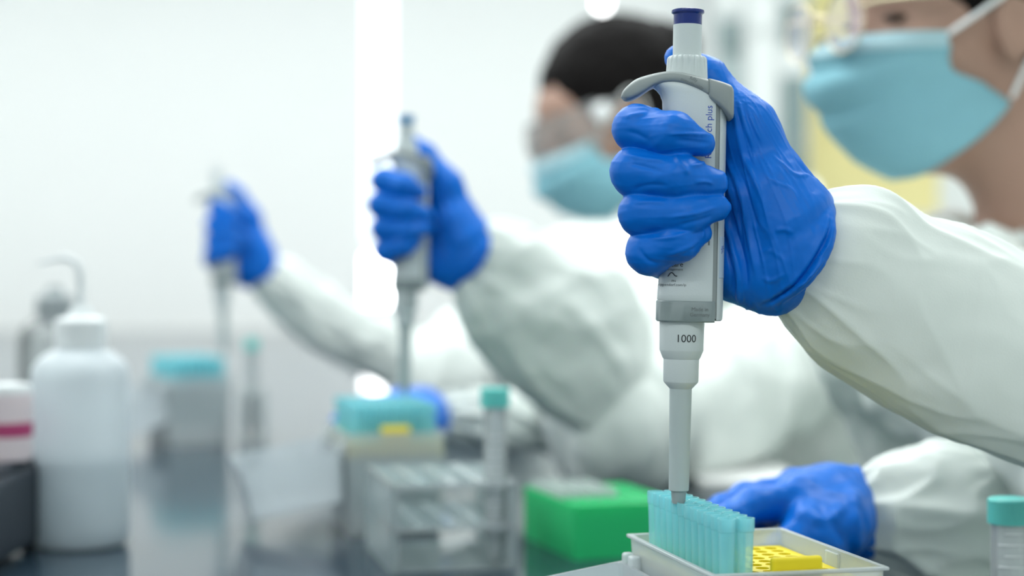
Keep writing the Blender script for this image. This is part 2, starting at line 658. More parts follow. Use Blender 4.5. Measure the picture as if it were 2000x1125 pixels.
# glowing lamp on the back wall just above the bench, and a small round one high up
c = P(738, 546, Y1 - 0.03)
t = thing('wall_lamp', 'bright white wall lamp low on the far wall behind the second pipette', 'lamp', (c.x, Y1, c.z))
box('housing', -0.056, 0.056, -0.03, 0, -0.1, 0.1, 'cab_white', t, bev=0.006)
box('diffuser', -0.046, 0.046, -0.036, -0.028, -0.088, 0.088, 'lamp_glow', t, bev=0.003)
c = P(1176, 8, Y1 - 0.05)
t = thing('spot_lamp', 'small round glowing spot lamp on the far wall above the dark-haired head', 'lamp', (c.x, Y1, c.z))
o = lathe('housing', [(0.03, 0), (0.03, 0.05), (0.026, 0.06), (0.022, 0.06), (0.022, 0.045)], 'cab_white', t, seg=24, cap0=True, cap1=True)
o.rotation_euler.x = math.pi / 2
o = lathe('bulb', [(0.0205, 0.05), (0.018, 0.062), (0.01, 0.067), (0.001, 0.069)], 'lamp_glow', t, seg=20, cap0=True, cap1=True)
o.rotation_euler.x = math.pi / 2


# tall cabinets, an added filler between them and the yellow board on the far wall
def cabinet(px0, px1, label, panes):
    D = Y1 - 0.35
    xa, xb = P(px0, 0, D).x, P(px1, 0, D).x
    w = xb - xa
    t = thing('wall_cabinet', label, 'cabinet', (xa, D, 0))
    box('body', 0, w, 0.02, 0.345, 0.0, 2.3, 'cab_white', t, bev=0.004)
    for (y0, y1, mt) in panes:
        z1, z0 = P(0, y0, D).z, P(0, y1, D).z
        door = box('door', 0.012, w - 0.012, 0.0, 0.018, z0, z1, mt, t, bev=0.003)
        hz = (z0 + z1) / 2
        sweep('handle', [(w - 0.03, 0, hz - 0.05), (w - 0.03, -0.02, hz - 0.045), (w - 0.03, -0.02, hz + 0.045), (w - 0.03, 0, hz + 0.05)], 0.004, 'steel', door, seg=8)
    return t


cabinet(1398, 1456, 'white far cabinet with a grey-green pane, seen just right of the near pipette',
        ((-300, 20, 'cab_white'), (36, 106, 'cab_pane'), (112, 330, 'cab_pane_light'), (340, 900, 'cab_white')))
cabinet(1522, 1580, 'white far cabinet with two grey-green panes beside the yellow board',
        ((-300, 0, 'cab_white'), (6, 86, 'cab_pane'), (146, 420, 'cab_pane'), (430, 900, 'cab_white')))
cabinet(1457, 1521, 'added plain white filler over the shaded wall gap between the two grey-paned far cabinets', ((-300, 60, 'cab_white'), (70, 900, 'cab_white')))  # added filler: its white front covers the wall gap lying in shade
a, b = P(1578, 120, Y1), P(1830, 420, Y1)
t = thing('notice_board', 'pale yellow board on the far wall beneath the masked face on the right', 'board', (a.x, Y1, b.z))
box('panel', 0, b.x - a.x, -0.02, 0, 0, P(0, -120, Y1).z - b.z, 'yellow_panel', t)
for nm, q in (('frame_rail', (0, b.x - a.x, -0.006, 0.006)),):
    box(nm, q[0], q[1], -0.026, 0, -0.02, 0, 'cab_white', t)

# ------------------------------------------------------------------ the bench
BX1 = 0.305
t = thing('lab_bench', 'long black glossy laboratory bench running away to the far wall', 'bench', (0, 0, 0))
box('worktop', -2.2, BX1, 0.3, Y1 - 0.04, BENCH - 0.03, BENCH, 'bench', t, bev=0.002)
for lx in (-2.1, BX1 - 0.06):
    for ly in (0.4, 2.4, 4.4, 6.15):
        box('leg', lx, lx + 0.05, ly, ly + 0.05, 0, BENCH - 0.031, 'bench_leg', t, bev=0.003)
box('rail', BX1 - 0.05, BX1 - 0.02, 0.4, 6.2, BENCH - 0.1, BENCH - 0.031, 'bench_leg', t)


# ------------------------------------------------------------------ pipettes
def superx(a, b, n, xs):
    return [b * max(0.0, 1 - abs(x / a) ** n) ** (1.0 / n) for x in xs]


HCX, HA, HB, HN = 3.65, 15.9, 13.0, 2.8      # handle section, millimetres


def clip_ring(a, b, n, xmin, xmax, cx, z, m=18):
    lo, hi = max(-a, xmin - cx), min(a, xmax - cx)
    th = np.linspace(math.pi, 0, m)
    xs = (lo + hi) / 2 + (hi - lo) / 2 * np.cos(th)
    ys = superx(a, b, n, xs)
    up = [(x + cx, -y, z) for x, y in zip(xs, ys)]
    dn = [(x + cx, y, z) for x, y in zip(xs[::-1], ys[::-1])]
    ring = []
    for p in up + dn:
        ring.append((p[0] * 0.001, p[1] * 0.001, p[2] * 0.001))
    return ring


def surf_y(x, off=0.06):
    return -(HB * max(0.0, 1 - abs((x - HCX) / HA) ** HN) ** (1 / HN) + off)


def make_pipette(label, plunger_mat):
    t = thing('pipette', label, 'pipette')
    mm = 0.001
    # cone, shaft, lower barrel
    lathe('tip_cone', [(3.1 * mm, -4.5 * mm), (3.4 * mm, -3 * mm), (3.8 * mm, 2.2 * mm)], 'pcone', t, seg=32, cap0=True, cap1=True)
    lathe('shaft', [(4.4 * mm, 1.6 * mm), (4.85 * mm, 2 * mm), (4.95 * mm, 3 * mm), (5.45 * mm, 52 * mm)], 'pshaft', t, seg=40, cap0=True, cap1=True)
    lb = lathe('lower_barrel', [(5.45 * mm, 51.5 * mm), (6.2 * mm, 52.3 * mm), (8.3 * mm, 54.6 * mm), (8.55 * mm, 55.2 * mm), (8.75 * mm, 66 * mm),
                                (9.2 * mm, 66.6 * mm), (10.6 * mm, 70 * mm), (10.75 * mm, 70.6 * mm), (10.95 * mm, 85 * mm)], 'pwhite', t, seg=48, cap0=True, cap1=True)
    # "1000"
    me = text_mesh('1000', 0.0052, 0.00003)
    co = get_co(me)
    r = 10.86 * mm
    ang = (co[:, 0] + 1.2 * mm) / r
    rr = r + 0.00008 + co[:, 2]
    co2 = np.stack([rr * np.sin(ang), -rr * np.cos(ang), co[:, 1] + 76.2 * mm], 1)
    set_co(me, co2)
    me_obj('lettering', me, 'ink_black', lb, smooth=False)
    # handle body
    rings = []
    for (z, l, hb) in ((94.2, -11.8, 12.4), (95, -12.3, 12.9), (98, -12.2, 13), (106, -11.6, 13), (120, -11.6, 13), (160, -11.6, 13), (188, -11.4, 13),
                       (192, -11.6, 13), (195, -12.8, 13), (197, -14.5, 13), (199, -17.5, 12.4), (201, -21, 11)):
        cx = (l + 19.5) / 2
        rings.append(clip_ring((19.5 - l) / 2, hb, HN, l, 13.2, cx, z))
    h = loft('handle', rings, 'pwhite', t)
    sharpen(h, 40)
    rings = [clip_ring(HA - 0.35, HB - 0.35, HN, 13.0, 15.7, HCX, z) for z in (86, 120, 160, 196)]
    g = loft('side_groove', rings, 'pgrey', t)
    sharpen(g, 40)
    rings = [clip_ring(HA - s, HB - s, HN, 15.5, 19.6, HCX, z) for z, s in ((85.0, 0.9), (85.6, 0.2), (87, 0), (120, 0), (160, 0), (194, 0))]
    bs = loft('back_strip', rings, 'pwhite', t)
    sharpen(bs, 40)
    # grey collar band
    rings = []
    for z, s in ((84.3, 0.5), (84.9, 0.0), (94.0, 0.0), (94.5, 0.4)):
        rings.append(clip_ring((19.6 + 12.7) / 2 - s, 13.3 - s, HN, -12.7, 14.6, (19.6 - 12.7) / 2, z))
    col = loft('collar', rings, 'pband', t)
    sharpen(col, 40)
    for i, s in enumerate(('Made in', 'Germany')):
        me = text_mesh(s, 0.0026, 0.00003)
        co = get_co(me)
        xs = co[:, 0] * 1000 + 7.2
        ys = np.array([surf_y(x, 0.42) for x in xs])
        set_co(me, np.stack([xs * mm, ys * mm - co[:, 2], co[:, 1] + (90.6 - 2.6 * i) * mm], 1))
        me_obj('lettering', me, 'ink_grey', col, smooth=False)
    # prints on the handle
    me = text_mesh('Research plus', 0.0046, 0.00003)
    co = get_co(me)
    xs = 10.0 - co[:, 1] * 1000
    ys = np.array([surf_y(x, 0.1) for x in xs])
    set_co(me, np.stack([xs * mm, ys * mm - co[:, 2], co[:, 0] + 176.0 * mm], 1))
    me_obj('lettering', me, 'ink_blue', h, smooth=False)
    for s, sz, z, x0 in (('epcare', 0.0034, 112.0, -5.8), ('management', 0.0017, 109.6, -5.6), ('PN', 0.0016, 104.0, -5.6), ('eppendorf.com/ip', 0.0018, 102.2, -6.0)):
        me = text_mesh(s, sz, 0.00002)
        co = get_co(me)
        xs = x0 + co[:, 0] * 1000
        ys = np.array([surf_y(max(x, -11.4), 0.1) for x in xs])
        set_co(me, np.stack([xs * mm, ys * mm - co[:, 2], co[:, 1] + z * mm], 1))
        me_obj('lettering', me, 'ink_grey' if sz < 0.003 else 'ink_black', h, smooth=False)
    pts = [(-8.3, 106.2), (-7.2, 107.8), (-6.2, 107.9), (-5.0, 106.6), (-4.0, 106.4)]
    sweep('logo_stroke', [Vector((x * mm, (surf_y(x, 0.08)) * mm, z * mm)) for x, z in pts], 0.00022, 'ink_black', h, seg=6, n=14)
    # display window, sticker
    vs = []
    for (x, z) in ((5, 121.5), (11.4, 121.5), (11.4, 138), (5, 138)):
        vs.append((x * mm, surf_y(x, 0.12) * mm, z * mm))
    mesh_obj('display', vs, [(0, 1, 2, 3)], 'ink_grey', h, smooth=False)
    rings = [clip_ring(HA + 0.12, HB + 0.12, HN, 16.4, 19.75, HCX, z) for z in (105.8, 106.2, 125.4, 125.8)]
    st = loft('sticker', rings, 'sticker', bs)
    for a, b in (((17.3, 119.8), (18.9, 120.2)), ((17.9, 121.4), (17.7, 117.6)), ((18.5, 121.6), (18.3, 118.2))):
        sweep('pen_stroke', [Vector((a[0] * mm, surf_y(a[0], 0.2) * mm, a[1] * mm)), Vector((b[0] * mm, surf_y(b[0], 0.2) * mm, b[1] * mm))], 0.00018, 'ink_blue', st, seg=6)

    # finger hook (saddle) and ejector block: side outlines in mm from the axis foot
    def lx(px, py):
        return ((px - 1325.5) / 4.0 - (965 - py) / 4.0 * math.tan(math.radians(1.1)), (965 - py) / 4.0)
    top = [(1213, 191), (1218, 178), (1238, 160), (1260, 151), (1285, 145), (1302, 143), (1328, 145), (1356, 151), (1381, 157)]
    bot = [(1214, 193), (1221, 199), (1232, 199), (1250, 190), (1272, 175), (1292, 169), (1320, 169), (1352, 181), (1379, 196)]
    wid = [3.0, 7.0, 9.0, 10.0, 11.0, 12.2, 13.4, 14.0, 14.0]

    def saddle(name, top, bot, wid, n, power, par):
        T = catmull([(*lx(*p), 0) for p in top], n)
        B = catmull([(*lx(*p), 0) for p in bot], n)
        Wd = np.interp(np.linspace(0, 1, n), np.linspace(0, 1, len(wid)), wid)
        rings = []
        for a, b, w in zip(T, B, Wd):
            c = (a + b) / 2
            hv = (a - b) / 2
            ring = []
            for k in range(28):
                th = 2 * math.pi * k / 28
                cs, sn = math.cos(th), math.sin(th)
                e1 = math.copysign(abs(cs) ** power, cs)
                e2 = math.copysign(abs(sn) ** power, sn)
                # the top is gently dished across
                p = c + hv * e1
                ring.append((p.x * mm, w * e2 * mm, p.y * mm))
            rings.append(ring)
        return loft(name, rings, 'pgrey', par)
    hk = saddle('finger_rest', top, bot, wid, 40, 0.55, t)
    bt = saddle('ejector_block', [(1378.5, 157), (1382, 157), (1400, 161), (1416, 166), (1423, 169), (1427, 175)],
                [(1377, 192), (1382, 199), (1400, 213), (1414, 228), (1422, 236), (1427, 233)], [12.8, 14.6, 14.8, 14.6, 14.0, 12.5], 26, 0.32, t)
    for i, (s, px, py) in enumerate((('fully', 1349, 160.5), ('autoclavable', 1346, 169.5))):
        me = text_mesh(s, 0.0024, 0.00003)
        co = get_co(me)
        a = math.radians(-24)
        x0, z0 = lx(px, py)
        xs = x0 * mm + co[:, 0] * math.cos(a) - co[:, 1] * math.sin(a)
        zz = z0 * mm + co[:, 0] * math.sin(a) + co[:, 1] * math.cos(a)
        ws = np.interp(xs * 1000, [lx(*p)[0] for p in top], wid) * mm
        set_co(me, np.stack([xs, -ws - 0.00012 - co[:, 2], zz], 1))
        me_obj('lettering', me, 'ink_grey', hk, smooth=False)

    # adjusting knob with flutes
    def flute(r, z, a):
        u = np.clip((z / mm - 203) / 10.5, 0, 1)
        s = max(0.0, math.cos(a * 20))
        return r - 0.75 * mm * u * s ** 2
    prof = [(10.4 * mm, 196 * mm), (10.35 * mm, 201 * mm)] + [((10.3 - 0.55 * q) * mm, (202 + 10.0 * q) * mm) for q in np.linspace(0, 1, 12)] + \
           [(9.4 * mm, 213 * mm), (8.7 * mm, 213.6 * mm), (7.1 * mm, 213.7 * mm)]
    lathe('adjusting_knob', prof, 'pwhite', t, seg=160, cap0=True, cap1=True, fn=flute)
    pl = lathe('plunger', [(7 * mm, 205 * mm), (7 * mm, 229 * mm)], 'pwhite', t, seg=40, cap0=True, cap1=True)
    lathe('cap', [(6.9 * mm, 228.8 * mm), (6.9 * mm, 234 * mm), (7.2 * mm, 234.3 * mm), (7.9 * mm, 234.8 * mm), (8.0 * mm, 235.4 * mm), (7.8 * mm, 236.2 * mm), (7.0 * mm, 236.5 * mm), (3 * mm, 236.1 * mm)],
          plunger_mat, pl, seg=40, cap0=True, cap1=True)
    return t


D1 = 0.8333
PIP1 = P(1325.5, 965, D1)
PIP2 = P(791, 758, 1.48)
PIP3 = P(438, 682, 2.22)
pip1 = make_pipette('white and grey pipette with a dark blue plunger cap, sharp in the foreground', 'pblue')
pip1.location = PIP1
pip1.rotation_euler = (0, math.radians(1.1), 0)


def recolour(o, name, mat):
    for ch in o.children:
        if ch.name.split('.')[0] == name:
            ch.data = ch.data.copy()
            ch.data.materials[0] = M[mat]
        recolour(ch, name, mat)


pip2 = copy_tree(pip1)
pip2['label'] = 'white and grey pipette with a sky blue plunger cap, the blurred middle one'
pip2.location = PIP2
pip2.rotation_euler = (0, math.radians(0.3), math.radians(9.3))
recolour(pip2, 'cap', 'plightblue')
pip3 = copy_tree(pip1)
pip3['label'] = 'pale pipette in the farthest gloved hand, most blurred of the three'
pip3.location = PIP3
pip3.rotation_euler = (0, math.radians(-2.5), math.radians(32))
recolour(pip3, 'cap', 'white_cap')


# ------------------------------------------------------------------ the gripping gloved hand (right hand)
def HP(x, y, d):
    return P(x, y, D1 + d / 1000.0) - PIP1


def grip_glove_mesh():
    mm = 0.001
    fingers = {
        'index': [((1312, 262, 30), 11.5), ((1243, 251, -9), 10.9), ((1318, 263, -24), 9.8), ((1373, 281, -20.5), 6.0)],
        'middle': [((1310, 340, 34), 12), ((1243, 337, -11), 11.9), ((1330, 346, -25), 10.3), ((1394, 358, -20.5), 7.0)],
        'ring': [((1312, 425, 32), 11.5), ((1254, 416, -12), 10.6), ((1340, 417, -24.5), 9.6), ((1399, 405, -20.5), 6.6)],
        'pinky': [((1312, 508, 26), 11), ((1268, 492, -11), 10.4), ((1330, 473, -23), 8.6), ((1369, 455, -19.5), 5.2)],
    }
    lo = HP(1180, 625, 0) + Vector((0, -0.045, 0))
    hi = HP(1650, 70, 0) + Vector((0, 0.060, 0))
    h = 0.0007
    S = Field(lo, hi, h)
    # palm, thumb ball and heel of the hand, blended softly
    w = {'index': ((1560, 440, 22), 14), 'middle': ((1570, 465, 24), 15), 'ring': ((1555, 505, 25), 15), 'pinky': ((1520, 540, 22), 15)}
    for f, (wp, wr) in w.items():
        S.cap(HP(*fingers[f][0][0]), HP(*wp), fingers[f][0][1] * mm, wr * mm, k=0.010)
    S.cap(HP(1552, 412, 6), HP(1462, 250, 10), 17 * mm, 11.6 * mm, k=0.012)      # thumb metacarpal
    S.cap(HP(1535, 440, -2), HP(1492, 380, 0), 17 * mm, 14 * mm, k=0.014)        # ball of the thumb
    S.cap(HP(1442, 522, 12), HP(1505, 532, 6), 15.5 * mm, 17.5 * mm, k=0.014)    # heel of the hand
    S.cap(HP(1556, 432, 10), HP(1508, 535, 10), 16.5 * mm, 17 * mm, k=0.012)     # wrist
    S.cap(HP(1450, 380, 16), HP(1470, 500, 14), 11 * mm, 12 * mm, k=0.016)
    S.cap(HP(1462, 250, 10), HP(1380, 153, 17), 11.6 * mm, 10.1 * mm, k=0.014)
    S.cap(HP(1380, 153, 17), HP(1326, 114, 23), 10.1 * mm, 7.2 * mm, k=0.004)
    # web between thumb and forefinger
    S.cap(HP(1440, 280, 22), HP(1400, 230, 28), 9 * mm, 8 * mm, k=0.016)
    # fingers: each blended within itself, creased against its neighbours
    for f in ('index', 'middle', 'ring', 'pinky'):
        G = Field(lo, hi, h)
        ch = [(HP(*p), r * mm) for p, r in fingers[f]]
        G.chain(ch, k=0.004)
        a = G.d
        b = S.d
        k = 0.0012
        hh = np.maximum(k - np.abs(a - b), 0) / k
        S.d = np.minimum(a, b) - hh * hh * k * 0.25
    # rolled cuff: a loose band round the wrist
    n = 40
    top, bot = Vector(HP(1607, 408, 8)), Vector(HP(1502, 583, 8))
    c = (top + bot) / 2
    ev = (top - bot) / 2
    ax = Vector((ev.z, 0, -ev.x)).normalized()
    pr = None
    for i in range(n + 1):
        a = 2 * math.pi * i / n
        p = c + ev * math.cos(a) + Vector((0, 0.026, 0)) * math.sin(a) + ax * (0.0065 - 0.004 * math.cos(a) ** 2 + 0.0025 * math.sin(3 * a))
        r = (3.4 + 0.9 * math.sin(5 * a) + 0.7 * math.cos(2 * a)) * mm
        if pr:
            S.cap(pr[0], p, pr[1], r, k=0.0022)
        pr = (p, r)
    pr = None
    for i in range(n + 1):   # tucked inner roll that fills the opening
        a = 2 * math.pi * i / n
        p = c + ev * 0.82 * math.cos(a) + Vector((0, 0.021, 0)) * math.sin(a) - ax * 0.003
        if pr:
            S.cap(pr, p, 5 * mm, 5 * mm, k=0.004)
        pr = p
    for i in range(n):   # the stretched wall of the cuff
        a = 2 * math.pi * i / n
        p = c + ev * math.cos(a) + Vector((0, 0.026, 0)) * math.sin(a) + ax * (0.0045 - 0.004 * math.cos(a) ** 2)
        q = c + ev * 0.70 * math.cos(a) + Vector((0, 0.018, 0)) * math.sin(a) - ax * 0.010
        S.cap(q, p, 6 * mm, 2.6 * mm, k=0.004)
    me = S.mesh('glove')
    relax(me, 2, 0.5)

    def L(pts, w, amp):
        return ([P(x, y, D1) - PIP1 for x, y in pts], w * 0.9 / 4000.0, amp * 1.55 * mm)
    lines = [
        # folds fanning over the palm from the thumb web
        L([(1426, 165), (1434, 225), (1450, 295), (1472, 370), (1492, 430)], 6, 1.0),
        L([(1440, 185), (1452, 240), (1475, 300)], 5, 0.8),
        L([(1456, 200), (1470, 250), (1490, 285)], 5, 0.6),
        L([(1420, 270), (1436, 350), (1456, 430), (1466, 500), (1474, 560)], 6, 1.2),
        L([(1418, 300), (1428, 370), (1440, 430), (1446, 480)], 5, 1.0),
        L([(1412, 380), (1424, 450), (1438, 520), (1444, 575), (1456, 598)], 5, 1.3),
        L([(1440, 330), (1462, 410), (1476, 450)], 6, -0.9),
        L([(1428, 400), (1444, 470), (1452, 530), (1456, 570)], 6, -1.1),
        L([(1415, 470), (1428, 530), (1432, 580)], 5, -0.9),
        L([(1500, 300), (1522, 322), (1552, 345), (1592, 338)], 4, 0.35),
        L([(1480, 335), (1505, 358), (1535, 372), (1552, 405)], 4, 0.3),
        L([(1545, 300), (1570, 335), (1600, 350)], 4, -0.5),
        L([(1500, 455), (1520, 450), (1540, 458)], 5, 0.5),
        L([(1476, 500), (1492, 490), (1510, 500), (1530, 520)], 5, 0.25),
        L([(1480, 540), (1500, 548), (1530, 530)], 5, 0.4),
        # cuff tuck
        L([(1617, 412), (1606, 455), (1580, 505), (1545, 552), (1508, 585), (1480, 598)], 5, -2.2),
        L([(1598, 500), (1572, 535), (1540, 570)], 3, 1.0),
        L([(1606, 470), (1590, 500), (1560, 545), (1530, 572)], 2.5, 0.8),
        # fingers
        L([(1285, 274), (1330, 272), (1392, 272)], 3.5, 0.75),
        L([(1300, 285), (1340, 286), (1385, 288)], 5, -0.5),
        L([(1214, 236), (1235, 232), (1262, 228)], 4, 0.5),
        L([(1235, 215), (1268, 222), (1290, 216)], 4, 0.5),
        L([(1270, 290), (1240, 270), (1215, 262)], 5, -0.4),
        L([(1212, 308), (1255, 318), (1300, 324)], 4, 0.55),
        L([(1216, 322), (1250, 332), (1290, 345)], 5, -0.45),
        L([(1304, 300), (1312, 320), (1325, 340), (1330, 352)], 6, 0.8),
        L([(1330, 332), (1355, 328), (1372, 318)], 4, 0.6),
        L([(1375, 317), (1396, 330), (1412, 352)], 4, 0.6),
        L([(1338, 363), (1362, 361), (1385, 366)], 4, 0.5),
        L([(1225, 375), (1260, 366), (1300, 372)], 5, -0.4),
        L([(1228, 400), (1260, 398), (1300, 402)], 4, 0.4),
        L([(1290, 430), (1340, 422), (1395, 406)], 3.5, 0.65),
        L([(1300, 445), (1345, 436), (1390, 420)], 5, -0.4),
        L([(1360, 392), (1390, 388), (1412, 396)], 4, 0.4),
        L([(1255, 470), (1300, 466), (1365, 447)], 4, 0.4),
        L([(1290, 500), (1320, 490), (1360, 468)], 4, 0.4),
        L([(1358, 448), (1362, 458), (1360, 468)], 3, 0.4),
        L([(1238, 480), (1255, 505), (1285, 520)], 5, -0.5),
    ]
    folds(me, lines, facing=0.0)
    # fine stretch wrinkles: fanning over the palm, running along the fingers
    co, no = get_co(me), get_no(me)
    px = 1325.5 + co[:, 0] * 4000
    py = 965 - co[:, 2] * 4000
    wp = np.clip((px - 1402) / 22, 0, 1)
    far = np.clip(1.25 - (px - 1430) / 170, 0.25, 1)
    d = np.zeros(len(co))
    for i in range(len(co)):
        ph = math.atan2(px[i] - 1385, py[i] - 40)
        rh = math.hypot(px[i] - 1385, py[i] - 40)
        a = noise.noise(Vector((ph * 26, rh * 0.006, co[i, 1] * 30))) * wp[i] * far[i] * 1.5
        wp[i] *= min(1.0, max(0.0, (rh - 130) / 90))
        b = noise.noise(Vector((py[i] * 0.075, px[i] * 0.011, co[i, 1] * 40))) * (1 - wp[i])
        q = a + b
        d[i] = (1 - min(1, abs(q) * 2.4)) ** 2 * (1.0 if abs(q) > 1e-4 else 0)
    d *= (0.00055 * wp * far + 0.00018 * (1 - wp))
    set_co(me, co + no * d[:, None])
    crumple(me, 0.00025, 90.0, seed=3)
    crumple(me, 0.0005, 28.0, seed=9)
    return me


GRIP = grip_glove_mesh()
PIP_ROT = {}


def glove_obj(person, me, loc, rot, name='glove'):
    o = me_obj(name, me, 'glove', person)
    o.location = Vector(loc) - person.location
    o.rotation_euler = rot
    return o


def grip_at(person, pip, yaw, clock):
    """the gripping hand on another pipette, turned by yaw and rolled about its fist"""
    fist = HP(1335, 380, 0)
    Rz = Matrix.Rotation(math.radians(yaw), 3, 'Z')
    Rm = Rz @ Matrix.Rotation(math.radians(clock), 3, 'Y')
    o = glove_obj(person, GRIP, pip + Rz @ fist - Rm @ fist, (0, 0, 0))
    o.rotation_euler = Rm.to_euler()
    return o


# ------------------------------------------------------------------ people
def frame(yaw, pitch=0.0, roll=0.0):
    """columns: forward, left, up. yaw 0 looks along -x; positive yaw turns toward the camera"""
    f = Vector((-math.cos(yaw), -math.sin(yaw), 0))
    l = Vector((0, 0, 1)).cross(f)
    u = Vector((0, 0, 1))
    f2 = f * math.cos(pitch) - u * math.sin(pitch)
    u2 = u * math.cos(pitch) + f * math.sin(pitch)
    return Matrix((f2, l, u2)).transposed()


def head_prims(S, H, R):
    A = np.array(R)
    w = lambda f, l, u: np.array(H) + A @ np.array((f, l, u))
    S.ell(w(-.02, 0, .03), (.098, .077, .090), A, .01)
    S.ell(w(.032, 0, -.04), (.060, .060, .085), A, .03)
    S.ell(w(.032, 0, -.082), (.050, .050, .034), A, .02)
    S.ell(w(.068, 0, -.098), (.018, .020, .015), A, .016)
    S.ell(w(.055, 0, .03), (.036, .054, .04), A, .02)
    for s in (-1, 1):
        S.ell(w(.058, s * .038, -.035), (.026, .022, .026), A, .02)
        S.ell(w(.108, s * .032, .0), (.020, .018, .012), A, .012, op='sub')
    S.cap(w(.088, 0, -.004), w(.108, 0, -.040), .007, .012, .010)
    for s in (-1, 1):
        S.ell(w(.100, s * .011, -.043), (.009, .008, .008), A, .005)
    S.ell(w(.092, 0, -.068), (.010, .022, .007), A, .006)
    S.ell(w(.090, 0, -.080), (.010, .019, .008), A, .006)
    for s in (-1, 1):
        S.ell(w(-.005, s * .076, -.008), (.019, .009, .031), A, .006)
        S.ell(w(.000, s * .086, -.004), (.010, .006, .018), A, .004, op='sub')


def mask_mesh(name, H, R, parent, mat='mask'):
    nu, nv = 49, 33
    cp = [(0.0, .116, -.016), (.14, .126, -.030), (.3, .133, -.046), (.5, .132, -.068), (.72, .114, -.092), (.88, .094, -.116), (1.0, .056, -.132)]
    vs, fs = [], []
    for j in range(nv):
        v = j / (nv - 1)
        fc = np.interp(v, [c[0] for c in cp], [c[1] for c in cp])
        uc = np.interp(v, [c[0] for c in cp], [c[2] for c in cp])
        fsd = np.interp(v, [0, 0.42, 0.52, 1], [.056, .050, .022, -.004])
        usd = np.interp(v, [0, 0.42, 0.52, 1], [-.016, -.048, -.056, -.072])
        for i in range(nu):
            s = -1 + 2 * i / (nu - 1)
            cs, sn = math.cos(s * math.pi / 2), math.sin(s * math.pi / 2)
            cs = max(cs, 0)
            l = .071 * sn
            f = fsd + (fc - fsd) * cs ** .8
            u = usd + (uc - usd) * cs ** .75
            pl = 0.0085 * (abs(math.sin(v * math.pi * 3.2 + 1.0 * abs(s) + 0.4)) - 0.5) * (0.35 + 0.65 * cs) * (1 if 0.08 < v < 0.95 else 0.3)
            pl += 0.0025 * noise.noise(Vector((l * 40 + 5, v * 4, H[1] * 3)))
            p = Vector((f + pl, l, u + pl * 0.3))
            vs.append(Vector(H) + R @ p)
    for j in range(nv - 1):
        for i in range(nu - 1):
            fs.append((j * nu + i, (j + 1) * nu + i, (j + 1) * nu + i + 1, j * nu + i + 1))
    o = mesh_obj(name, [v - parent.location for v in vs], fs, mat, parent)
    md = o.modifiers.new('thickness', 'SOLIDIFY')
    md.thickness = 0.0012
    cen = Vector(H) + R @ Vector((.03, 0, -.05))
    out = lambda v: v + (v - cen).normalized() * 0.0012 - parent.location
    nr = 6
    band = [out(v) for v in vs[:nu * nr]]
    mesh_obj('top_band', band, [(j * nu + i, (j + 1) * nu + i, (j + 1) * nu + i + 1, j * nu + i + 1) for j in range(nr - 1) for i in range(nu - 1)], 'mask_edge', o)
    q = lambda f, l, u: Vector(H) + R @ Vector((f, l, u)) - parent.location
    for s in (-1, 1):
        sweep('ear_loop', [q(.056, s * .072, -.018), q(.020, s * .080, .006), q(-.012, s * .084, .026), q(-.026, s * .083, .010), q(-.022, s * .084, -.022),
                           q(-.012, s * .080, -.044), q(-.003, s * .073, -.068)], .0022, 'elastic', o, seg=8, n=30)
    return o


def hair_mesh(H, R, h, style):
    A = np.array(R)
    w = lambda f, l, u: np.array(H) + A @ np.array((f, l, u))
    H = np.array(H)
    S = Field(H - .26, H + .24, h)
    S.ell(w(-.028, 0, .036), (.108, .087, .098), A, .01)
    S.ell(w(-.075, 0, -.035), (.045, .066, .055), A, .03)
    if style == 'long':
        S.ell(w(.116, 0, -.062), (.086, .120, .098), A, .012, op='sub')
        for s in (-1, 1):
            S.ell(w(.012, s * .09, -.026), (.030, .03, .036), A, .01, op='sub')
    else:
        S.ell(w(.110, 0, -.058), (.094, .120, .096), A, .012, op='sub')
        for s in (-1, 1):
            S.ell(w(.000, s * .09, -.022), (.034, .03, .040), A, .01, op='sub')
    if style == 'bun':
        S.ell(w(-.122, 0, .050), (.040, .044, .040), A, .02)
    elif style == 'long':
        S.cap(w(-.085, 0, -.03), w(-.105, 0, -.13), .055, .045, .03)
        S.cap(w(-.105, 0, -.13), w(-.11, 0, -.22), .045, .028, .02)
    me = S.mesh('hair')
    crumple(me, 0.003, 60, seed=1)
    return me


